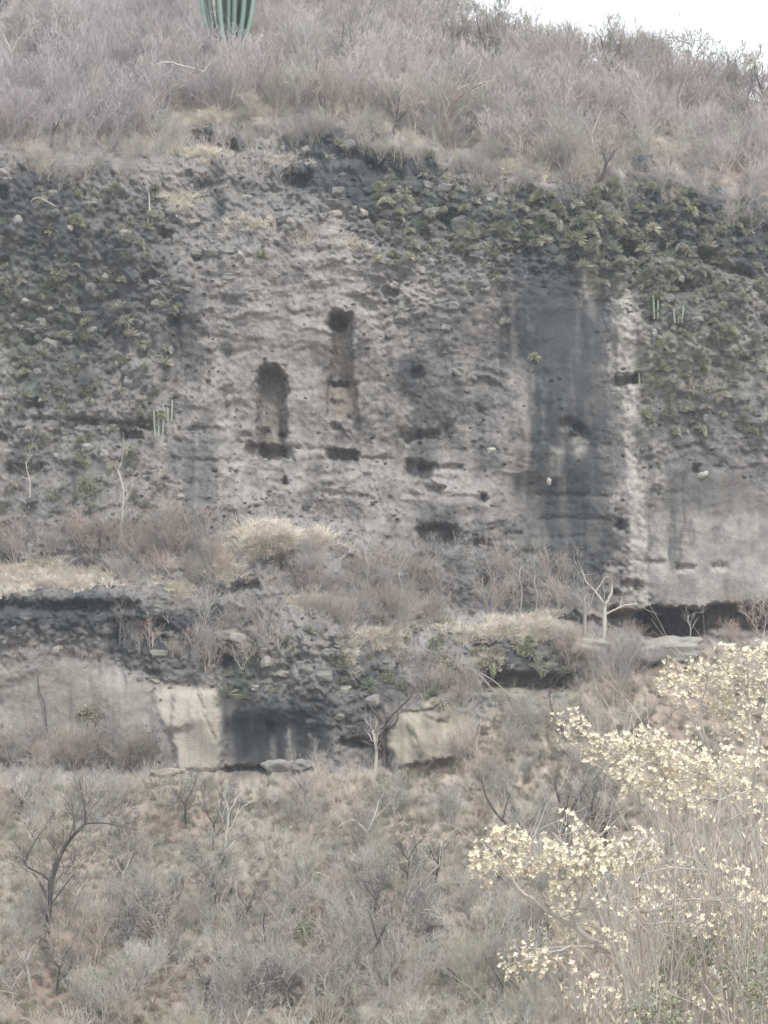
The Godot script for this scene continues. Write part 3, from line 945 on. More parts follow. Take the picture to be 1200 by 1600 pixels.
var marks := [[362, 40, "the organ pipe cactus"], [828, 266, "the golden grass on the edge"], [1005, 262, "the black boulder"], [330, 222, "the dark hollow near the top"], [425, 640, "the left niche"], [535, 570, "the right niche"], [985, 700, "the pale streak"], [880, 500, "the big dark streak"], [1060, 980, "the cave mouth"], [298, 1142, "the pale slab"], [420, 1150, "the dark recess"], [660, 1145, "the blunt tan outcrop"], [435, 850, "the golden mound"], [70, 905, "the grassy ledge"], [815, 1030, "the undercut mound"], [943, 950, "the bleached dead tree"], [70, 1400, "the dark forked tree"], [350, 1320, "the pale curved tree"], [575, 1300, "the white limbed tree"], [884, 1270, "the tree forked in a V"], [695, 180, "the red leaning tree"], [760, 80, "the tallest skyline tree"], [315, 130, "the pale bowed tree"], [65, 95, "the pale crooked tree"], [945, 252, "the hook shaped tree"], [412, 1470, "the thin dark snag"], [580, 1490, "the slanting dark tree"], [380, 1570, "the pale fallen branches"], [768, 703, "the white stone"], [205, 600, "the round grey boulder"], [190, 790, "the white snag"], [770, 1345, "the leftmost cream flowers"], [1050, 1190, "the middle band of flowers"], [1120, 1060, "the uppermost cream flowers"], [940, 115, "the leaning white trunk"], [980, 594, "the hole in the pale streak"], [900, 378, "the largest yellow-green rosette"], [600, 1000, "the middle grass clump"], [150, 220, "the thin grey tree"], [640, 1400, "the three limbed grey tree"], [1160, 1440, "the soft green leaves"], [870, 1450, "the lowest cream flowers"]]
var said := {}

func place_of(u: float, v: float) -> String:            # where a plant grows, told from the nearest landmark
	var best := 1e9
	var m: Array = marks[0]
	for k in marks:
		var d := Vector2(u - k[0], v - k[1]).length()
		if d < best:
			best = d
			m = k
	var du: float = u - m[0]
	var dv: float = v - m[1]
	var side := ("right of " if du > 0 else "left of ") if absf(du) > 2.2 * absf(dv) else ("below " if dv > 0 else "above ") if absf(dv) > 2.2 * absf(du) else ("below and " if dv > 0 else "above and ") + ("right of " if du > 0 else "left of ")
	return ("just " if best < 45 else "well " if best < 85 else "far ") + side + String(m[2])

func fresh(l: String) -> bool:
	if said.has(l): return false
	said[l] = true
	return true

func grasses() -> void:
	grass_patch(828, 266, 30, 12, 420, "bright golden grass on the cliff edge right of the middle", 1.0, 1.0)
	grass_patch(435, 848, 62, 20, 1000, "golden grass crowning the mound below the niches", 1.0, 1.0)
	grass_patch(345, 885, 30, 28, 320, "golden grass running down the left flank of the mound", 0.85, 0.9)
	grass_patch(285, 925, 22, 12, 160, "small golden grass clump below the green haze of bushes", 0.95, 0.8)
	grass_patch(70, 905, 95, 20, 1100, "golden grass along the ledge at the far left", 0.85, 0.9)
	grass_patch(810, 990, 80, 16, 900, "golden grass along the top of the undercut mound", 0.9, 0.9)
	grass_patch(595, 1000, 34, 13, 320, "golden grass clump below the middle of the cliff", 0.95, 0.8)
	grass_patch(480, 942, 30, 12, 240, "pale grass on the rubble slope right of the mound", 0.9, 0.7)
	grass_patch(545, 1020, 12, 28, 160, "narrow streak of pale grass on the rubble slope", 0.8, 0.7)
	grass_patch(525, 955, 22, 14, 160, "pale grass above the narrow grass streak", 0.85, 0.7)
	grass_patch(285, 315, 28, 14, 230, "pale grass tufts on the upper left ledge of the cliff", 0.95, 0.8)
	grass_patch(385, 350, 34, 12, 230, "pale grass on the slanting ledge above the left niche", 0.9, 0.7)
	grass_patch(318, 242, 34, 8, 230, "bright grass under the dark hollow near the cliff top", 1.0, 0.8)
	grass_patch(310, 186, 50, 9, 330, "pale grass strip above the dark hollow near the cliff top", 0.9, 0.8)
	grass_patch(450, 176, 50, 8, 260, "pale grass strip on the cliff top left of the middle", 0.85, 0.7)
	grass_patch(480, 372, 40, 10, 200, "pale grass on the ledge above the right niche", 0.8, 0.6)
	grass_patch(545, 383, 26, 7, 100, "thin pale grass at the right end of the ledge above the niches", 0.85, 0.6)
	grass_patch(430, 255, 70, 16, 280, "thin pale grass below the dark rocks at the cliff top", 0.6, 0.6)
	grass_patch(360, 1000, 50, 20, 260, "faded grass on the brow above the pale slab", 0.6, 0.6)
	grass_patch(1090, 605, 45, 14, 160, "yellowish grass on the cliff right of the light streak", 0.55, 0.6)
	grass_patch(895, 1030, 24, 40, 260, "faded grass at the right end of the undercut mound", 0.5, 0.8)
	grass_patch(755, 1035, 24, 14, 180, "faded grass on the left shoulder of the undercut mound", 0.65, 0.7)
	grass_patch(640, 960, 60, 24, 260, "faded pinkish grass under the middle of the cliff", 0.5, 0.8)
	grass_patch(640, 90, 34, 8, 120, "pale streak of grass high on the hillside near the middle", 0.8, 0.9)
	var where := []
	var cols := PackedColorArray()
	for i in 5200:
		var u := rr(-40, 1240)
		var v := foot_mark(u) + 10 + rng.randf() * (1640 - foot_mark(u))
		where.append(Transform3D(Basis.from_euler(Vector3(rr(0, 0.5), rr(0, TAU), 0)).scaled(Vector3.ONE * rr(0.4, 0.95)), hit(u, v)))
		var t := rr(0.7, 1.2)
		cols.append(([Color(0.43, 0.37, 0.31), Color(0.40, 0.365, 0.30), Color(0.43, 0.34, 0.285), Color(0.34, 0.335, 0.25)][rng.randi() % 4] as Color) * t)
	stuff("dry_grass", tufts[0], where, cols, "faded dry grass scattered over the slope below the cliff", "grass")
	where = []
	cols = PackedColorArray()
	for i in 2200:
		var u := rr(-40, 1240)
		var v := rr(-40, top_mark(u))
		var p := hit(u, v)
		if p.z < -50: continue
		where.append(Transform3D(Basis.from_euler(Vector3(rr(0, 0.5), rr(0, TAU), 0)).scaled(Vector3.ONE * rr(0.5, 1.0)), p))
		cols.append(([Color(0.54, 0.42, 0.36), Color(0.50, 0.40, 0.34), Color(0.56, 0.48, 0.38)][rng.randi() % 3] as Color) * rr(0.8, 1.2))
	stuff("dry_grass", tufts[1], where, cols, "faded dry grass scattered over the hillside above the cliff", "grass")

func green_plants() -> void:
	# round rosettes on the broken rock at the cliff top
	var shapes := [rosette_mesh(110, 0.15), rosette_mesh(90, 0.05), rosette_mesh(130, 0.3)]
	var hues := [Color(0.30, 0.305, 0.205), Color(0.35, 0.34, 0.28), Color(0.235, 0.25, 0.185), Color(0.39, 0.375, 0.31)]
	var ready := []
	for h in 4:
		for s in 3: ready.append(tinted(shapes[s], "leaf", "rosette%d" % h, hues[h]))
	var one := func(u: float, v: float, s: float, h: int, label: String, group: String):
		var o := MeshInstance3D.new()
		o.name = numbered("rosette_plant")
		o.mesh = ready[h * 3 + rng.randi() % 3]
		add_child(o)
		o.transform = Transform3D(Basis.from_euler(Vector3(rr(0.2, 0.9), rr(0, TAU), 0)).scaled(Vector3.ONE * s), hit(u, v) + Vector3(0, 0, s * 0.3))
		tag(o, label, "plant", group)
	one.call(900, 378, 0.62, 0, "largest yellow-green rosette plant on the dark rocks of the cliff top", "")
	one.call(925, 345, 0.55, 0, "yellow-green rosette plant just above the largest one", "")
	one.call(958, 290, 0.5, 0, "bright green rosette plant just left of the black boulder on the edge", "")
	one.call(785, 360, 0.5, 2, "green rosette plant on the dark rocks below the bright golden grass", "")
	one.call(410, 402, 0.42, 0, "green rosette plant on the cliff above the left niche", "")
	one.call(670, 245, 0.45, 2, "dark green rosette plant at the foot of the leaning red tree", "")
	one.call(530, 228, 0.55, 1, "grey-green rosette plant on the dark rock at the cliff top", "")
	one.call(1022, 600, 0.55, 0, "yellow-green rosette plant beside the dark hole in the light streak", "")
	one.call(355, 1085, 0.6, 2, "round green bush hanging over the top right of the pale slab", "")
	one.call(790, 505, 0.35, 3, "small buff rosette on the cliff left of the dark streak", "")
	one.call(835, 560, 0.35, 0, "small green rosette on the left edge of the dark streak", "")
	one.call(635, 1215, 0.6, 0, "light green bush below the blunt tan outcrop", "")
	var sow := func(count: int, called: String, kind: String, group: String, f: Callable):
		var n := 0
		var tries := 0
		while n < count and tries < count * 12:
			tries += 1
			var w: Vector2 = f.call()
			var h := rng.randi() % 4
			var s := rr(0.18, 0.48)
			var l := "%s %s %s %s" % ["small" if s < 0.28 else "mid-sized" if s < 0.38 else "large", ["yellow-green", "buff", "green", "straw coloured"][h], kind, place_of(w.x, w.y)]
			if not fresh(l): continue
			one.call(w.x, w.y, s, h, l, group)
			n += 1
	var at_top := func():
		while true:
			var u := rr(590, 1210)
			var v := rr(265, 470)
			if v < top_mark(u) + 18 or v > 410 + (u - 600) * 0.1 + rr(-40, 30) or (absf(u - 850) < 60 and v > 395): continue
			return Vector2(u, v)
	sow.call(150, "rosette_plant", "rosette plant", "rosette plants on the cliff top", at_top)
	sow.call(50, "rosette_plant", "rosette plant", "rosette plants right of the light streak", func(): return Vector2(rr(1005, 1205), rr(430, 680)))
	sow.call(50, "rosette_plant", "rosette plant", "rosette plants on the left of the cliff", func(): return Vector2(rr(0, 265), rr(290, 800)))
	sow.call(20, "rosette_plant", "rosette plant", "rosette plants on the undercut mound", func(): return Vector2(rr(740, 890), rr(1000, 1050)))
	sow.call(24, "rosette_plant", "rosette plant", "rosette plants on the rubble", func(): return Vector2(rr(350, 720), rr(960, 1110)))
	for h in 4:
		var where := []
		for i in 190:
			var w: Vector2 = at_top.call() if i < 110 else Vector2(rr(0, 280), rr(280, 820)) if i < 150 else Vector2(rr(1000, 1210), rr(420, 680))
			var s := rr(0.10, 0.34)
			where.append(Transform3D(Basis.from_euler(Vector3(rr(0.2, 1.0), rr(0, TAU), 0)).scaled(Vector3.ONE * s), hit(w.x, w.y) + Vector3(0, 0, s * 0.25)))
		stuff("cliff_tussocks", tinted(shapes[h % 3], "leaf", "tussock%d" % h, [Color(0.30, 0.30, 0.24), Color(0.21, 0.215, 0.18), Color(0.37, 0.35, 0.30), Color(0.27, 0.265, 0.25)][h]), where, PackedColorArray(), ["faded green-grey tussocks", "dull green tussocks", "buff tussocks", "grey tussocks"][h] + " crowded on the broken rock of the cliff", "tussocks")
	# leafy scrub
	var lm := [leafy_mesh(420, 0.17, true), leafy_mesh(340, 0.2, true)]
	var greens := [Color(0.15, 0.165, 0.095), Color(0.21, 0.215, 0.14), Color(0.26, 0.25, 0.18)]
	var lr := []
	for h in 3:
		for s in 2: lr.append(tinted(lm[s], "leaf", "scrub%d" % h, greens[h]))
	var scrub := func(u: float, v: float, s: float, h: int, label: String, group: String):
		var o := MeshInstance3D.new()
		o.name = numbered("leafy_bush")
		o.mesh = lr[h * 2 + rng.randi() % 2]
		add_child(o)
		o.transform = Transform3D(Basis.from_euler(Vector3(rr(0, 0.4), rr(0, TAU), 0)).scaled(Vector3.ONE * s), hit(u, v) - Vector3(0, s * 0.3, 0))
		tag(o, label, "bush", group)
	scrub.call(235, 1170, 0.75, 1, "grey-green bush against the left side of the pale slab", "")
	scrub.call(395, 1030, 0.7, 0, "dark green bush above the dark recess", "")
	scrub.call(150, 1120, 0.8, 2, "grey-green bush in front of the pale wall at the left", "")
	scrub.call(140, 770, 0.7, 1, "green bush on the lower left of the cliff face", "")
	scrub.call(430, 878, 0.5, 1, "small green bush on the mound of golden grass", "")
	scrub.call(475, 1460, 0.8, 2, "yellow-green bush low on the slope near the middle", "")
	scrub.call(520, 1560, 0.9, 1, "dull green bush at the bottom of the slope near the middle", "")
	scrub.call(710, 1050, 0.6, 1, "grey-green bush left of the undercut mound", "")
	for i in 46:
		var w := Vector2(rr(-10, 270), rr(300, 800))
		var h := rng.randi() % 3
		var z := rr(0.22, 0.5)
		var l := "%s %s leafy bush %s" % ["small" if z < 0.32 else "mid-sized" if z < 0.41 else "large", ["dark green", "grey-green", "buff-green"][h], place_of(w.x, w.y)]
		if fresh(l): scrub.call(w.x, w.y, z, h, l, "bushes on the left of the cliff")
	for i in 44:
		var w := Vector2(rr(600, 1200), rr(300, 430))
		var h := rng.randi() % 3
		var z := rr(0.22, 0.5)
		var l := "%s %s leafy bush %s" % ["small" if z < 0.32 else "mid-sized" if z < 0.41 else "large", ["dark green", "grey-green", "buff-green"][h], place_of(w.x, w.y)]
		if fresh(l): scrub.call(w.x, w.y, z, h, l, "bushes on the cliff top rocks")
	for i in 26:
		var w := Vector2(rr(520, 900), rr(1000, 1110))
		var h := rng.randi() % 3
		var z := rr(0.22, 0.5)
		var l := "%s %s leafy bush %s" % ["small" if z < 0.32 else "mid-sized" if z < 0.41 else "large", ["dark green", "grey-green", "buff-green"][h], place_of(w.x, w.y)]
		if fresh(l): scrub.call(w.x, w.y, z, h, l, "bushes on the rubble below the cliff")
	# slender stems on the face
	for a in [[1028, 478, 34], [1005, 575, 45], [248, 660, 40], [1060, 490, 22], [1122, 520, 26], [262, 640, 30]]:
		var o := thing("column_cactus", hit(a[0], a[1] + a[2] * 0.5), "thin pale green cactus columns " + {1028: "above and right of the light streak's top", 1005: "just right of the dark hole in the light streak", 248: "left of the niches, the taller of the two there", 1060: "right of the light streak, the shortest there", 1122: "at the right among green scrub", 262: "left of the niches, the shorter of the two there"}[a[0]], "cactus")
		for k in 3:
			var mb := MB.new()
			mb.col = Color(0.29, 0.32, 0.24)
			var bx := (k - 1) * 0.16
			var top: float = a[2] * S * (0.55 + 0.2 * ((k * 2 + int(a[0])) % 3))
			mb.tube(PackedVector3Array([Vector3(bx, -0.1, 0), Vector3(bx * 1.3, top, 0.05), Vector3(bx * 1.3, top + 0.08, 0.05)]), PackedFloat32Array([0.045, 0.045, 0.008]), 7)
			part("stem", mb.mesh(M.cactus), o)
	# the organ pipe cactus at the top of the hillside
	var at := hit(362, 106) + Vector3(0, 0, 0.6)
	var t := thing("organ_pipe_cactus", at, "tall green many-stemmed organ pipe cactus on the hillside at the top", "cactus")
	var foot := MB.new()
	foot.col = Color(0.16, 0.15, 0.12)
	foot.tube(PackedVector3Array([Vector3(0, -0.4, 0), Vector3(0, 0.5, 0)]), PackedFloat32Array([0.24, 0.2]), 9)
	part("trunk", foot.mesh(M.cactus), t)
	var ks := S * (D - at.z) / D
	for k in 34:
		var g := k * 2.39996
		var rad := sqrt((k + 0.5) / 34.0)
		var top := Vector3(cos(g) * rad * 47 * ks, (110 + 105 * (1.0 - rad * 0.45)) * ks * rr(0.7, 1.15), sin(g) * rad * 30 * ks) + Vector3(rr(-0.12, 0.12), 0, rr(-0.12, 0.12))
		var b := Vector3(cos(g) * rad * 0.16, 0.35, sin(g) * rad * 0.16)
		var bend := Vector3(top.x * 0.95, 0.9 + rad * 0.35, top.z * 0.95)
		var pts := PackedVector3Array()
		var rs := PackedFloat32Array()
		for s in 11:
			var f := s / 10.0
			var p := b.lerp(bend, f).lerp(bend.lerp(top, f), f)
			pts.append(p)
			rs.append(lerpf(0.085, 0.115, minf(f * 3.0, 1.0)) * (1.0 if s < 10 else 0.2))
		var mb := MB.new()
		var tone := rr(0.6, 1.25)
		mb.col = Color(0.195 * tone, 0.275 * tone, 0.235 * tone)
		ribbed(mb, pts, rs)
		part("stem", mb.mesh(M.cactus), t)

func ribbed(mb: MB, pts: PackedVector3Array, rs: PackedFloat32Array) -> void:
	var at := mb.v.size()
	var sides := 14
	for i in pts.size():
		for k in sides:
			var g := TAU * k / sides
			var o := Vector3(cos(g), 0, -sin(g))
			mb.v.append(pts[i] + o * rs[i] * (1.0 if k % 2 else 0.72))
			mb.n.append(o); mb.c.append(mb.col * (1.0 if k % 2 else 0.8))
	for i in pts.size() - 1:
		for k in sides:
			var p := at + i * sides + k
			var q := at + i * sides + (k + 1) % sides
			mb.idx.append_array(PackedInt32Array([p, p + sides, q, q, p + sides, q + sides]))

func brush_stuff(called: String, spots: Array, label: String) -> void:      # spots: [position, size, colour]
	for k in 5:
		var where := []
		var cols := PackedColorArray()
		for i in range(k, spots.size(), 5):
			var s: Array = spots[i]
			where.append(Transform3D(Basis.from_euler(Vector3(rr(-0.15, 0.15), rr(0, TAU), rr(-0.15, 0.15))).scaled(Vector3.ONE * s[1]), s[0]))
			cols.append(s[2])
		if where.size(): stuff(called, shrub_any[k], where, cols, label + [" with open crowns", " with dense crowns", " with spreading crowns", " with upright stems", " with low crowns"][k], "brush")

func upper_brush() -> void:
	var spots := []
	for i in 1500:
		var u := rr(-90, 1290)
		var v := rr(-90, 1.0) + (top_mark(u) - 6) * rng.randf()
		var p := hit(u, v)
		if p.z < -46 or absf(u - 362) < 46 and v < 112: continue
		var left := clampf((420 - u) / 300.0, 0, 1)
		var c := Color(0.49, 0.435, 0.418).lerp(Color(0.46, 0.43, 0.445), left * rng.randf()) * rr(0.8, 1.25)
		spots.append([p, rr(0.55, 1.15), c])
	for i in 90:
		var k := rng.randi() % GX.size()
		if absf(GX[k]) > 24.0: continue
		var q := (GE.size() - 1 - rng.randi() % 12) * GX.size() + k
		spots.append([Vector3(GX[k], GY[q] - 0.1, GZ[q]), rr(0.7, 1.2), Color(0.40, 0.36, 0.35) * rr(0.75, 1.1)])
	for i in 260:                                          # dry shrubs and straw spilling over the cliff edge
		var u := rr(-30, 1230)
		var w := top_mark(u) + rr(-22, 48)
		spots.append([hit(u, w), rr(0.22, 0.55), ([Color(0.40, 0.36, 0.34), Color(0.30, 0.285, 0.27), Color(0.46, 0.42, 0.35)][rng.randi() % 3] as Color) * rr(0.8, 1.2)])
	brush_stuff("hillside_brush", spots, "leafless grey-pink brush covering the hillside above the cliff")
	for i in 190:
		var u := rr(-20, 1220)
		var v := lerpf(-30, top_mark(u) - 4, sqrt(rng.randf()))
		var p := hit(u, v)
		if p.z < -46 or absf(u - 362) < 56 and v < 118: continue
		var left := u < 420
		var tw: String = "twig_mauve" if left and rng.randf() < 0.7 else ["twig_pink", "twig_grey"][rng.randi() % 2]
		var z := rr(0.8, 1.35)
		var l := "%s %s leafless shrub %s" % ["low" if z < 1.0 else "mid-sized" if z < 1.18 else "tall", {"twig_mauve": "mauve", "twig_pink": "pinkish", "twig_grey": "grey"}[tw], place_of(u, v)]
		if fresh(l): shrub_thing(p, z, rng.randi() % 5, tw, l, "shrubs on the hillside above the cliff")

func lower_brush() -> void:
	var spots := []
	for i in 240:
		var u := rr(-60, 1260)
		var v := foot_mark(u) + 30 + (45 if u > 920 else 0) + rng.randf() * (1690 - foot_mark(u))
		if look(maps.dark, u, v + 10) > 0.5 and rng.randf() < 0.8: continue
		var c: Color = [Color(0.38, 0.365, 0.32), Color(0.45, 0.38, 0.32), Color(0.32, 0.305, 0.285), Color(0.38, 0.365, 0.29), Color(0.50, 0.475, 0.42)][rng.randi() % 5] * rr(0.8, 1.25)
		spots.append([hit(u, v), rr(0.35, 0.95), c])
	brush_stuff("slope_brush", spots, "leafless grey-brown brush on the slope below the cliff")
	spots = []
	for a in [[270, 870, 80, 40, 60], [620, 930, 70, 50, 34], [100, 860, 90, 20, 26], [560, 960, 70, 40, 24], [830, 930, 70, 30, 20], [1150, 1000, 50, 8, 4], [930, 1040, 70, 30, 26], [470, 900, 60, 30, 18], [180, 1190, 60, 12, 26], [90, 1190, 90, 14, 26], [310, 1010, 130, 40, 26], [700, 1090, 60, 30, 20], [700, 1196, 30, 10, 5]]:
		for i in a[4]:
			spots.append([hit(a[0] + rr(-1, 1) * a[2], a[1] + rr(-1, 1) * a[3]), rr(0.35, 0.7), ([Color(0.42, 0.37, 0.33), Color(0.38, 0.36, 0.34), Color(0.45, 0.365, 0.32)][rng.randi() % 3] as Color) * rr(0.8, 1.2)])
	brush_stuff("ledge_brush", spots, "leafless brush on the ledges at the foot of the cliff")
	for i in 120:
		var u := rr(-20, 1000)
		var v := foot_mark(u) + 35 + (40 if u > 920 else 0) + rng.randf() * (1600 - foot_mark(u))
		var tw: String = ["twig_grey", "twig_pink", "bark_pale"][rng.randi() % 3]
		var z := rr(0.5, 1.0)
		var l := "%s %s leafless shrub %s" % ["low" if z < 0.66 else "mid-sized" if z < 0.83 else "tall", {"bark_pale": "pale", "twig_pink": "pinkish", "twig_grey": "grey"}[tw], place_of(u, v)]
		if fresh(l): shrub_thing(hit(u, v), z, rng.randi() % 5, tw, l, "shrubs on the slope below the cliff")

func trees() -> void:
	drawn_tree("dark_bare_tree", 70, 1495, [[[70, 1495, 0, 76, 1430, 0, 80, 1375, 0.1], .115, .085], [[80, 1375, .1, 98, 1330, 0, 118, 1302, .2, 136, 1285, .3], .075, .05], [[136, 1285, .3, 134, 1262, .3, 130, 1236, .2], .05, .02], [[136, 1285, .3, 165, 1283, .5, 205, 1288, .6], .035, .012], [[80, 1375, .1, 64, 1362, .3, 45, 1350, .4, 40, 1340, .4], .05, .025], [[42, 1345, .4, 55, 1315, .3, 74, 1290, .2], .03, .012], [[82, 1410, .1, 100, 1385, -.2, 115, 1368, -.3], .04, .015], [[84, 1365, .1, 90, 1340, -.2, 70, 1310, -.3], .03, .01]], "bark_dark", "twig_dark", "dark forked bare tree on the slope at the lower left", "tree", 0.6, 3)
	drawn_tree("pale_curved_tree", 312, 1396, [[[312, 1396, 0, 330, 1370, 0, 350, 1335, .1, 354, 1305, .1, 358, 1268, .2], .07, .045], [[358, 1268, .2, 354, 1252, .2, 350, 1238, .3], .035, .012], [[358, 1268, .2, 366, 1255, .2, 372, 1243, .1], .03, .012]], "bark_pale", "bark_pale", "pale curving bare tree on the slope below the dark recess", "tree", 0.4)
	drawn_tree("bleached_dead_tree", 943, 1003, [[[943, 1003, 0, 944, 975, .1, 945, 945, .1], .10, .08], [[945, 945, .1, 930, 925, .2, 915, 908, .3, 908, 890, .3], .06, .02], [[945, 945, .1, 955, 928, 0, 956, 912, 0, 958, 905, .1], .06, .025], [[946, 960, .1, 960, 952, .3, 975, 945, .4, 994, 943, .5], .05, .02], [[930, 925, .2, 945, 903, .1, 952, 902, .1], .03, .012], [[968, 948, .3, 970, 935, .3, 972, 930, .3], .025, .012]], "bark_pale", "bark_grey", "bleached white dead tree standing left of the cave mouth", "tree", 0.35)
	drawn_tree("dead_stem", 913, 1003, [[[913, 1003, 0, 914, 970, 0, 913, 940, .1, 915, 930, .1], .09, .05]], "bark_grey", "twig_grey", "grey dead stem just left of the bleached dead tree", "tree", 0.3)
	drawn_tree("rooted_tree", 600, 1195, [[[600, 1195, 0, 602, 1175, 0.1, 594, 1150, .2, 600, 1130, .2], .15, .10], [[600, 1130, .2, 625, 1105, .1, 640, 1090, .1, 648, 1075, 0], .06, .025], [[600, 1130, .2, 585, 1112, .2, 572, 1095, .2], .06, .025], [[601, 1140, .2, 618, 1128, .4, 622, 1112, .4], .05, .02], [[602, 1175, .1, 612, 1172, .3, 618, 1180, .4, 616, 1190, .4], .06, .03], [[598, 1178, .1, 586, 1168, .3, 580, 1185, .4], .05, .02]], "bark_dark", "twig_dark", "dark tree with bare looped roots left of the blunt tan outcrop", "tree", 0.5)
	drawn_tree("stub_tree", 586, 1202, [[[586, 1202, 0.1, 588, 1180, .1, 586, 1160, .2, 582, 1140, .2], .08, .04]], "bark_pale", "bark_pale", "short white trunk against the dark tree with bare roots", "tree", 0.2)
	drawn_tree("red_leaning_tree", 688, 228, [[[688, 228, 0, 698, 190, 0, 706, 162, .1, 711, 140, .1], .12, .07], [[711, 140, .1, 708, 125, .2, 702, 112, .2], .05, .02], [[709, 158, .1, 725, 146, 0, 742, 136, 0, 760, 130, .1], .07, .025]], "bark_red", "bark_pale", "leaning tree with a red-brown trunk and pale forks on the cliff top", "tree", 0.5)
	drawn_tree("curved_dark_tree", 926, 284, [[[926, 284, 0, 940, 275, .1, 946, 258, .2, 942, 240, .2], .08, .04], [[946, 258, .2, 958, 240, .1, 970, 228, 0], .05, .015]], "bark_dark", "twig_dark", "dark hook shaped tree leaning out over the cliff edge", "tree", 0.4)
	drawn_tree("forked_dark_tree", 882, 1312, [[[882, 1312, 0, 884, 1295, 0, 884, 1280, 0], .10, .08], [[884, 1280, 0, 874, 1252, .1, 866, 1222, .2], .06, .02], [[884, 1280, 0, 900, 1252, 0, 916, 1226, -.1], .06, .02], [[884, 1285, 0, 885, 1255, .3, 890, 1230, .3], .04, .015]], "bark_dark", "twig_dark", "dark tree forked in a V behind the cream flowers", "tree", 0.5)
	drawn_tree("slim_dark_tree", 788, 1352, [[[788, 1352, 0, 794, 1325, 0, 792, 1290, 0, 783, 1280, .1], .07, .05], [[783, 1280, .1, 770, 1262, .1, 758, 1240, .1, 752, 1212, .2], .05, .015], [[784, 1282, .1, 790, 1262, .1, 796, 1240, 0], .035, .012]], "bark_dark", "bark_grey", "slim dark tree at the left tip of the cream flowers", "tree", 0.4)
	drawn_tree("white_snag", 187, 855, [[[187, 855, 0, 190, 820, .2, 193, 790, .2, 194, 765, .3, 186, 735, .3], .06, .025], [[193, 790, .2, 200, 775, .3, 198, 765, .3], .03, .012]], "bark_pale", "twig_grey", "thin white snag against the lower left of the cliff face", "tree", 0.5)
	drawn_tree("slanting_dark_tree", 558, 1538, [[[558, 1538, 0, 570, 1505, 0, 590, 1470, .1, 604, 1442, .1], .07, .03], [[590, 1470, .1, 582, 1440, .2, 574, 1420, .2], .03, .012]], "bark_dark", "twig_dark", "slanting dark tree low on the slope near the middle", "tree", 0.5)
	drawn_tree("thin_dark_snag", 411, 1515, [[[411, 1515, 0, 415, 1480, 0, 412, 1450, 0, 413, 1425, .1], .045, .018]], "bark_dark", "twig_dark", "thin upright dark snag low on the slope", "tree", 0.3)
	drawn_tree("white_limbed_tree", 572, 1345, [[[572, 1345, 0, 578, 1320, 0, 574, 1300, .1], .08, .05], [[574, 1300, .1, 560, 1285, .2, 548, 1280, .3, 528, 1290, .3], .04, .015], [[574, 1300, .1, 585, 1275, .1, 592, 1250, 0], .05, .015], [[578, 1320, 0, 595, 1310, .2, 612, 1300, .3], .04, .015]], "bark_pale", "bark_grey", "white limbed bare tree on the slope below the tree with bare roots", "tree", 0.5)
	drawn_tree("arched_tree", 490, 1395, [[[490, 1395, 0, 488, 1372, .1, 497, 1362, .2, 515, 1372, .3, 535, 1395, .4], .04, .012]], "bark_pale", "bark_grey", "pale arching sapling on the slope left of the white limbed tree", "tree", 0.3)
	drawn_tree("leaning_grey_tree", 615, 1450, [[[615, 1450, 0, 640, 1405, 0, 668, 1370, .1, 690, 1345, .2], .06, .02], [[640, 1405, 0, 672, 1385, .2, 700, 1372, .3], .04, .015], [[628, 1425, 0, 640, 1390, -.2, 660, 1340, -.2], .04, .015]], "bark_grey", "twig_grey", "leaning grey tree with three limbs on the slope at the middle", "tree", 0.5)
	drawn_tree("twin_dark_snag", 265, 1500, [[[265, 1500, 0, 268, 1480, 0, 272, 1460, 0], .05, .02], [[266, 1490, 0, 278, 1465, .1, 284, 1450, .1], .03, .012]], "bark_dark", "twig_dark", "short forked dark snag on brown litter at the lower left", "tree", 0.4)
	drawn_tree("fallen_branch", 340, 1585, [[[340, 1585, .2, 372, 1555, .3, 405, 1535, .4, 440, 1528, .4], .05, .02], [[340, 1600, .2, 380, 1578, .4, 420, 1572, .5], .04, .015]], "bark_pale", "bark_pale", "pale fallen branches at the bottom edge of the slope", "branch", 0.3)
	drawn_tree("hanging_roots", 735, 1035, [[[735, 1035, .4, 755, 1060, .6, 775, 1085, .6, 790, 1110, .6], .05, .02], [[742, 1045, .4, 752, 1075, .7, 756, 1098, .7], .03, .012], [[745, 1048, .4, 775, 1065, .8, 805, 1100, .7], .03, .012], [[738, 1040, .4, 745, 1065, .6, 744, 1085, .6], .03, .012]], "bark_grey", "bark_grey", "grey dead branches hanging down over the left end of the undercut mound", "branch", 0.5, 2)
	drawn_tree("dark_sapling", 862, 1128, [[[862, 1128, 0, 862, 1105, 0, 858, 1085, .1, 868, 1065, .1], .05, .02]], "bark_dark", "twig_dark", "dark sapling on the green ground under the undercut mound", "tree", 0.4)
	drawn_tree("cracked_stem", 74, 1135, [[[74, 1135, .1, 70, 1100, .1, 62, 1080, .1, 60, 1055, .1], .035, .015]], "bark_dark", "twig_dark", "thin dark stem standing against the pale wall at the far left", "tree", 0.1)
	drawn_tree("white_log", 912, 135, [[[912, 135, .3, 935, 122, .4, 955, 112, .4, 975, 98, .5], .10, .04], [[935, 122, .4, 930, 108, .4, 926, 98, .4], .05, .02]], "bark_pale", "bark_pale", "leaning white dead trunk high on the right hillside", "tree", 0.3)
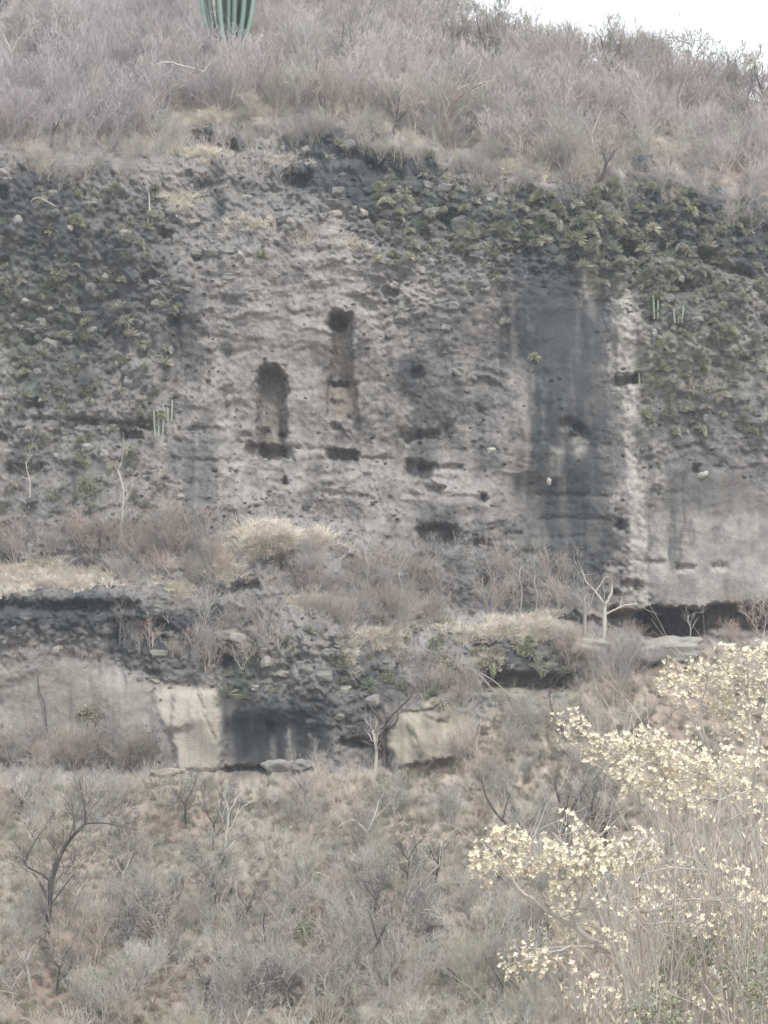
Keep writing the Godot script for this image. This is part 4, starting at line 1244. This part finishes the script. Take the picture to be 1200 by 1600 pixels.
	drawn_tree("pale_tree_left", 62, 122, [[[62, 122, 0, 68, 98, 0, 74, 82, .1, 90, 68, .2], .11, .04], [[70, 94, 0, 60, 80, .1, 54, 60, .1], .05, .02], [[74, 82, .1, 84, 62, 0, 80, 44, 0], .05, .02]], "bark_pale", "twig_mauve", "pale crooked tree left of the dark hollow near the top", "tree", 0.6, 3)
	drawn_tree("tangled_tree", 20, 140, [[[20, 140, 0, 22, 110, 0, 18, 85, 0], .1, .06], [[18, 85, 0, 8, 60, .1, -6, 40, .1], .05, .02], [[18, 85, 0, 30, 62, .1, 44, 48, .1], .05, .02], [[21, 105, 0, 36, 95, .3, 48, 100, .4], .05, .02]], "bark_pale", "bark_pale", "whitish tangled tree at the upper left edge", "tree", 0.8, 3)
	drawn_tree("pale_bowed_tree", 336, 168, [[[336, 168, 0, 330, 140, .1, 322, 118, .2, 312, 112, .3], .09, .05], [[312, 112, .3, 290, 106, .3, 262, 100, .4, 245, 104, .4], .05, .02], [[318, 115, .2, 330, 98, .1, 345, 88, 0], .04, .015]], "bark_pale", "bark_pale", "pale bowed tree with a level limb below the organ pipe cactus", "tree", 0.5)
	drawn_tree("dark_post_tree", 264, 168, [[[264, 168, 0, 262, 140, 0, 259, 108, 0], .07, .03]], "bark_dark", "twig_mauve", "straight dark bare trunk left of the pale bowed tree", "tree", 0.5)
	drawn_tree("dark_upper_tree", 80, 232, [[[80, 232, 0, 82, 210, 0, 84, 192, 0], .08, .05], [[82, 208, 0, 92, 192, .1, 98, 180, .1], .04, .015]], "bark_dark", "twig_mauve", "dark trunked bare tree on the cliff top at the left", "tree", 0.7, 3)
	drawn_tree("thin_upper_tree", 148, 225, [[[148, 225, 0, 149, 205, 0, 154, 188, 0, 158, 168, .1], .06, .03]], "bark_grey", "twig_mauve", "thin grey tree on the cliff top in front of mauve brush", "tree", 0.9, 3)
	drawn_tree("pair_tree", 615, 210, [[[615, 210, 0, 618, 190, 0, 622, 170, 0, 624, 150, 0], .08, .03], [[618, 192, 0, 632, 178, .1, 640, 165, .1], .06, .02]], "bark_dark", "twig_pink", "dark bare tree on the cliff top left of the red leaning tree", "tree", 0.7, 3)
	drawn_tree("fallen_log", 86, 305, [[[50, 308, .3, 62, 311, .35, 88, 324, .4], .045, .03]], "bark_grey", "bark_grey", "pale fallen log on the upper left of the cliff", "log", 0.1)
	drawn_tree("white_dead_shrub", 232, 340, [[[232, 340, .1, 234, 318, .1, 233, 300, .2], .05, .02], [[234, 325, .1, 240, 338, .3, 238, 345, .3], .03, .01]], "bark_pale", "bark_pale", "short white dead stem on the upper left of the cliff", "tree", 0.4)
	for a in [[625, 945, 60, "pale slender sapling below the middle of the cliff"], [812, 950, 64, "pale slender sapling in front of the lower end of the dark streak"], [836, 955, 58, "slender sapling with green haze left of the bleached dead tree"], [572, 905, 50, "pale slender sapling right of the golden mound"], [1075, 1000, 40, "slender sapling growing at the right side of the cave mouth"], [45, 785, 70, "pale slender tree against the cliff at the far left"], [325, 1040, 40, "pale slender sapling above the dark recess"], [640, 1010, 34, "short pale sapling below the golden grass clump"]]:
		drawn_tree("sapling", a[0], a[1], [[[a[0], a[1], 0, a[0] + 3, a[1] - a[2] * 0.4, .2, a[0] - 2, a[1] - a[2] * 0.8, .3, a[0] + 1, a[1] - a[2], .3], .035, .012]], "bark_pale", "twig_grey", a[3], "tree", 0.7)
	# small bare trees scattered over both slopes
	for i in 84:
		var up := i < 34
		var u := rr(-10, 1210) if up else rr(-10, 950)
		var v := rr(40, top_mark(u) - 10) if up else rr(1260, 1590)
		var dark := rng.randf() < 0.45
		var h := rr(45, 85)
		var l := "%s %s bare tree %s" % ["short" if h < 58 else "mid-sized" if h < 72 else "tall", "dark" if dark else "pale", place_of(u, v)]
		if (up and absf(u - 362) < 70 and v < 180) or hit(u, v).z < -44.0 or not fresh(l): continue
		var a := rr(-8, 8)
		var t := drawn_tree("small_bare_tree", u, v, [[[u, v, 0, u + a * 0.5, v - h * 0.25, .1, u + a, v - h * 0.5, .1], rr(.04, .07), .035], [[u + a, v - h * 0.5, .1, u + a - h * 0.12, v - h * 0.7, .3, u + a - h * rr(0.15, 0.35), v - h * 0.95, .4], .035, .01], [[u + a, v - h * 0.5, .1, u + a + h * 0.1, v - h * 0.75, 0, u + a + h * rr(0.1, 0.35), v - h, -.1], .035, .01], [[u + a * 0.5, v - h * 0.25, .1, u + h * rr(-0.3, 0.3), v - h * 0.45, .4, u + h * rr(-0.4, 0.4), v - h * 0.6, .5], .025, .008]], "bark_dark" if dark else "bark_pale", "twig_dark" if dark else "bark_grey", l, "tree", 0.5, 3, INF, 0.005)
		t.set_meta("group", "small bare trees on the slopes")
	# the trees on the skyline
	var sky := [[760, 118, 100, "tallest dark bare tree on the skyline right of the middle", "bark_dark"], [788, 110, 92, "dark bare tree on the skyline just right of the tallest one", "bark_dark"], [722, 100, 88, "bare tree on the skyline left of the tallest one", "bark_grey"], [660, 80, 84, "bare tree at the top edge above the leaning red tree", "bark_grey"], [838, 122, 78, "bare skyline tree third to the right of the tallest one", "bark_grey"], [872, 132, 72, "bushy bare skyline tree above the black boulder", "bark_grey"], [915, 138, 70, "bare skyline tree beside the leaning white dead trunk", "bark_grey"], [952, 142, 96, "high dark bare tree on the skyline above the light streak", "bark_dark"], [988, 145, 100, "bare skyline tree right of the high dark one", "bark_grey"], [1030, 152, 68, "low bare skyline tree in the dip of the ridge", "bark_grey"], [1075, 158, 96, "broad bare tree on the skyline near the right", "bark_grey"], [1100, 162, 84, "bare tree on the skyline just right of the broad one", "bark_grey"], [1150, 176, 86, "dark bare tree on the skyline near the right edge", "bark_dark"], [1192, 186, 92, "bare tree on the skyline at the right edge", "bark_dark"], [600, 60, 80, "bare tree at the top edge near the middle", "bark_grey"], [540, 46, 70, "bare tree at the top edge right of the organ pipe cactus", "bark_grey"]]
	for a in sky:
		var u: float = a[0]
		var v: float = a[1]
		var h: float = a[2]
		drawn_tree("skyline_tree", u, v, [[[u, v, 0, u + rr(-3, 3), v - h * 0.25, .1, u + rr(-5, 5), v - h * 0.45, .1], .10, .07], [[u, v - h * 0.4, .1, u - h * 0.1, v - h * 0.65, .2, u - h * 0.16, v - h * 0.9, .2], .06, .015], [[u, v - h * 0.4, .1, u + h * 0.12, v - h * 0.6, 0, u + h * 0.2, v - h * 0.85, 0], .06, .015], [[u, v - h * 0.42, .1, u + h * 0.02, v - h * 0.7, -.2, u + h * 0.0, v - h, -.2], .05, .012]], a[4], "twig_grey", a[3], "tree", 0.6, 3, INF, 0.009)

# ---------------------------------------------------------------- the flowering trees on the near bank
func near(u: float, v: float, dist: float) -> Vector3:
	return Vector3((u - 600.0) * S * dist / D, (800.0 - v) * S * dist / D, D - dist)

func bank(x: float, z: float) -> float:
	return steps([24, -29.5, 30, -33, 40, -35, 46, -27, 60, -14.2, 75, -7.2, 87, -2.2, 92, -1.7], z)

func flower_mesh() -> ArrayMesh:
	var mb := MB.new()
	for k in 7:
		var g := TAU * k / 7.0 + rr(-0.3, 0.3)
		var d := Vector3(cos(g), rr(0.2, 1.1), sin(g)).normalized()
		mb.leaf(d * 0.1, d, (Vector3(-sin(g), 0, cos(g)) + rv() * 0.4).normalized(), rr(0.8, 1.3), rr(0.26, 0.42))
	return mb.mesh(M.petal)

func flower_tree(called: String, dist: float, base: Vector2, limbs: Array, clusters: Array, label: String, fl: ArrayMesh) -> void:
	var b := near(base.x, base.y, dist)
	b.y = bank(b.x, b.z) - 0.3
	var o := thing(called, b, label, "tree")
	var nodes := PackedVector3Array()
	for li in limbs.size():
		var l: Array = limbs[li]
		var m: Array = l[0]
		var pts := PackedVector3Array()
		if li == 0: pts.append(Vector3.ZERO)
		for i in range(0, m.size(), 3): pts.append(near(m[i], m[i + 1], dist + m[i + 2]) - b)
		var fp := PackedVector3Array()
		var rad := PackedFloat32Array()
		var n := pts.size()
		for i in n - 1:
			for s in 5:
				var t := s / 5.0
				fp.append(pts[i].cubic_interpolate(pts[i + 1], pts[maxi(i - 1, 0)], pts[mini(i + 2, n - 1)], t) + rv() * 0.012)
				rad.append(lerpf(l[1], l[2], (i + t) / (n - 1)))
		fp.append(pts[n - 1]); rad.append(l[2])
		var bt := MB.new()
		bt.tube(fp, rad, 7)
		part("trunk" if li == 0 else "limb", bt.mesh(M.twig_near), o)
		for i in range(2, fp.size()): nodes.append(fp[i])
	var bw := MB.new()
	var spots := []
	for c in clusters:
		var mid := near(c[0], c[1], dist + rr(-0.8, 0.8)) - b
		var best := nodes[0]
		for p in nodes:
			if p.y < mid.y + 0.1 and p.distance_to(mid) < best.distance_to(mid): best = p
		var k := S * dist / D
		var reach := best.distance_to(mid)
		var ctrl := best.lerp(mid, 0.4) + Vector3(rr(-0.25, 0.25), rr(-0.1, 0.4), rr(-0.25, 0.25)) * reach
		var chain := PackedVector3Array()
		var thin := PackedFloat32Array()
		for q in 9:
			var f := q / 8.0
			chain.append(best.lerp(ctrl, f).lerp(ctrl.lerp(mid, f), f) + (rv() * 0.02 if q > 0 else Vector3.ZERO))
			thin.append(lerpf(0.012, 0.005, f))
		var half := chain[4]
		bw.tube(chain, thin, 4)
		for g in int(c[4] / 5.0) + 2:
			var e := mid + Vector3((rng.randf() + rng.randf() - 1.0) * c[2] * 1.7 * k, (rng.randf() + rng.randf() - 1.0) * c[3] * 1.9 * k, rr(-1, 1) * c[2] * k)
			var from := chain[rng.randi_range(4, 8)]
			bw.tube(PackedVector3Array([from, from.lerp(e, 0.5) + rv() * 0.04, e]), PackedFloat32Array([0.006, 0.005, 0.003]), 3)
			for f in 7:
				var p := e + rv() * 0.10
				bw.seg(e, p, 0.003, 0.002)
				var d := (p - e + Vector3(0, 0.04, 0.06) + rv() * 0.05).normalized()
				var s := d.cross(rv().normalized()).normalized()
				var r := rr(0.022, 0.042)
				spots.append(Transform3D(Basis(s * r, d * r, s.cross(d) * r), p))
	# stray twigs without flowers
	for i in nodes.size():
		if rng.randf() < 0.45:
			grow(bw, bw, nodes[i], (rv() + Vector3.UP * 0.6).normalized(), rr(0.4, 1.0), 0.009, 1, {"wig": 0.25, "up": 0.1, "levels": 2, "kids": 2, "spread": 0.7, "ratio": 0.7, "fine": 0.003, "thick": 9.0})
	part("twigs", bw.mesh(M.twig_near), o)
	for i in mini(spots.size(), 280):
		var q := part("flower", fl, o)
		q.transform = spots[i]
	if spots.size() > 280: stuff("flowers", fl, spots.slice(280), PackedColorArray(), "", "", o)

func near_place(u: float, v: float) -> String:
	var c := ("left of" if u < 960 else "under" if u < 1040 else "right of" if u < 1110 else "far right of" if u < 1165 else "at the edge beyond") + " the lowest flowering crown, "
	return c + ("at crown top" if v < 1370 else "at mid height" if v < 1440 else "at lower twigs" if v < 1500 else "near the bottom" if v < 1570 else "at the bottom")

func flowering() -> void:
	var fl := flower_mesh()
	flower_tree("flowering_tree", 30.0, Vector2(1230, 1700), [[[1215, 1600, 0, 1190, 1420, 0, 1165, 1290, 0], .09, .05], [[1165, 1290, 0, 1110, 1180, .2, 1075, 1110, .4, 1055, 1075, .5], .035, .014], [[1165, 1290, 0, 1180, 1180, -.4, 1160, 1080, -.4], .04, .014], [[1180, 1180, -.4, 1200, 1090, -.3, 1215, 1010, -.3], .03, .012], [[1110, 1180, .2, 1095, 1120, .2, 1105, 1060, .1], .02, .01]],
		[[1052, 1058, 20, 14, 46], [1062, 1080, 16, 14, 30], [1100, 1052, 26, 14, 60], [1120, 1080, 26, 20, 60], [1165, 1035, 34, 18, 70], [1150, 1085, 30, 24, 80], [1190, 1060, 20, 30, 60], [1115, 1112, 22, 12, 46], [1170, 1120, 30, 20, 50], [1145, 1145, 26, 14, 30], [1195, 1025, 14, 12, 30]], "tall flowering tree at the right whose cream flowers reach beside the cave boulder", fl)
	flower_tree("flowering_tree", 27.0, Vector2(1160, 1760), [[[1140, 1640, 0, 1105, 1500, 0, 1075, 1390, 0, 1050, 1320, 0], .08, .045], [[1050, 1320, 0, 1000, 1260, .3, 955, 1215, .4, 915, 1180, .5], .032, .012], [[1050, 1320, 0, 1045, 1250, -.2, 1030, 1190, -.2], .03, .012], [[1075, 1390, 0, 1110, 1300, -.4, 1130, 1230, -.4], .03, .012], [[1000, 1260, .3, 990, 1210, .2, 985, 1175, .2], .02, .01]],
		[[903, 1135, 24, 12, 34], [925, 1165, 26, 16, 50], [960, 1185, 28, 16, 60], [995, 1160, 30, 16, 60], [1020, 1190, 36, 18, 80], [1060, 1170, 36, 18, 70], [1090, 1205, 38, 20, 90], [1040, 1225, 44, 16, 80], [1130, 1225, 36, 20, 70], [980, 1215, 34, 14, 50], [1085, 1245, 40, 14, 60], [1165, 1190, 30, 18, 50], [1180, 1240, 24, 20, 40]], "flowering tree at the right with a wide middle band of cream flowers", fl)
	flower_tree("flowering_tree", 24.0, Vector2(1080, 1800), [[[1060, 1680, 0, 1010, 1570, 0, 960, 1500, 0, 900, 1450, .1], .06, .035], [[900, 1450, .1, 850, 1420, .2, 805, 1380, .3, 775, 1335, .3], .028, .01], [[960, 1500, 0, 935, 1420, -.2, 915, 1350, -.2], .03, .01], [[1010, 1570, 0, 1000, 1450, -.3, 990, 1350, -.3], .03, .012], [[900, 1450, .1, 880, 1400, 0, 860, 1350, .1], .02, .01]],
		[[790, 1306, 18, 9, 30], [812, 1316, 14, 9, 24], [752, 1348, 26, 12, 46], [785, 1350, 20, 10, 30], [815, 1356, 14, 10, 26], [850, 1330, 22, 12, 44], [880, 1345, 26, 16, 60], [922, 1318, 24, 22, 80], [935, 1350, 26, 18, 60], [965, 1335, 16, 18, 40], [985, 1350, 22, 14, 40], [875, 1385, 30, 14, 34], [873, 1440, 28, 22, 60], [925, 1458, 12, 10, 20], [965, 1470, 20, 10, 24], [825, 1500, 24, 12, 40], [860, 1492, 24, 10, 34], [1020, 1330, 24, 14, 34], [1010, 1310, 14, 12, 20], [1050, 1385, 40, 20, 30], [1110, 1360, 40, 20, 24], [1150, 1400, 40, 24, 30], [1080, 1450, 50, 20, 24], [1180, 1420, 26, 20, 30], [1000, 1400, 40, 20, 20], [1120, 1520, 50, 30, 24], [1030, 1570, 50, 24, 24], [1170, 1560, 40, 30, 30], [940, 1545, 40, 24, 20], [1090, 1590, 40, 16, 24]], "lowest flowering tree at the right whose cream flowers reach furthest left", fl)
	# shrubs in dry leaf and in green leaf under them
	var dry := MB.new()
	for i in 420:
		var d := rv()
		while d.length() > 1.0: d = rv()
		var t := rr(0.6, 1.25)
		dry.col = ([Color(0.66, 0.58, 0.44), Color(0.56, 0.47, 0.39), Color(0.62, 0.58, 0.42), Color(0.34, 0.26, 0.23)][rng.randi() % 4] as Color) * t
		dry.leaf(Vector3(d.x * 0.75, d.y + 1.1, d.z * 0.75), (Vector3(0, -0.8, 0) + rv() * 0.6).normalized(), rv().normalized(), rr(0.07, 0.15), 0.022)
	var dry_leaves := dry.mesh(M.dry_leaf)
	var sticks := MB.new()
	for s in 7:
		grow(sticks, sticks, Vector3(rr(-0.2, 0.2), -0.3, rr(-0.2, 0.2)), Vector3(rr(-0.35, 0.35), 1, rr(-0.35, 0.35)).normalized(), rr(1.1, 1.5), 0.016, 1, {"wig": 0.15, "up": 0.1, "levels": 3, "kids": 2, "spread": 0.45, "ratio": 0.6, "fine": 0.004, "thick": 9.0})
	var stick_mesh := sticks.mesh(M.twig_near)
	var green := tinted(leafy_mesh(700, 0.13, false), "leaf", "near_green", Color(0.33, 0.345, 0.25))
	var kinds := [["dry", [[1140, 1420], [1185, 1380], [1050, 1400], [1110, 1540], [1000, 1540], [1180, 1560], [940, 1580], [1060, 1590], [880, 1600], [1150, 1490], [1200, 1460], [1020, 1460], [1090, 1460], [960, 1540]]], ["green", [[1175, 1450], [1060, 1480], [1090, 1420], [1030, 1520], [1200, 1500], [900, 1590]]], ["bare", [[1150, 1330], [1190, 1300], [1100, 1350], [1040, 1380], [1000, 1420], [980, 1480], [1130, 1590], [930, 1520], [1195, 1350], [1075, 1300], [1190, 1590], [990, 1600]]]]
	for kd in kinds:
		for a in kd[1]:
			var dist := rr(22, 25) if kd[0] == "green" else rr(26, 33)
			if not fresh(kd[0] + (near_place(a[0], a[1]))): continue
			var p := near(a[0], a[1], dist)
			var s := rr(0.85, 1.2)
			p.y -= 1.1 * s
			var low := bank(p.x, p.z)
			var o := thing({"dry": "dry_leaf_shrub", "green": "green_shrub", "bare": "near_bare_shrub"}[kd[0]], Vector3(p.x, low, p.z), {"dry": "shrub with hanging tan dead leaves among the flowering trees", "green": "shrub with soft green leaves among the flowering trees", "bare": "leafless grey shrub among the flowering trees"}[kd[0]], "shrub", {"dry": "dry leaved shrubs at the lower right", "green": "green shrubs at the lower right", "bare": "bare shrubs at the lower right"}[kd[0]])
			o.set_meta("label", "%s %s" % [{"dry": "shrub with hanging tan leaves", "green": "shrub with soft green leaves", "bare": "leafless grey near shrub"}[kd[0]], near_place(a[0], a[1])])
			var rise := p.y - low
			if rise > 0.3:                                  # the long stems that lift the crown off the bank
				var mb := MB.new()
				for k in 4:
					mb.tube(PackedVector3Array([Vector3(rr(-0.3, 0.3), -0.3, rr(-0.3, 0.3)), Vector3(rr(-0.2, 0.2), rise * 0.5, rr(-0.2, 0.2)), Vector3(rr(-0.2, 0.2), rise + 0.2, rr(-0.2, 0.2))]), PackedFloat32Array([0.03, 0.024, 0.014]), 5)
				part("stems", mb.mesh(M.twig_near), o)
			var tw := part("twigs", stick_mesh, o)
			tw.transform = Transform3D(Basis(Vector3.UP, rr(0, TAU)).scaled(Vector3.ONE * s), Vector3(0, maxf(rise, 0.0), 0))
			if kd[0] != "bare":
				var lf := part("leaves", dry_leaves if kd[0] == "dry" else green, o)
				lf.transform = Transform3D(Basis(Vector3.UP, rr(0, TAU)).scaled(Vector3.ONE * s * (1.0 if kd[0] == "dry" else 0.42)), Vector3(0, maxf(rise, 0.0) + (0.0 if kd[0] == "dry" else 0.5), 0))
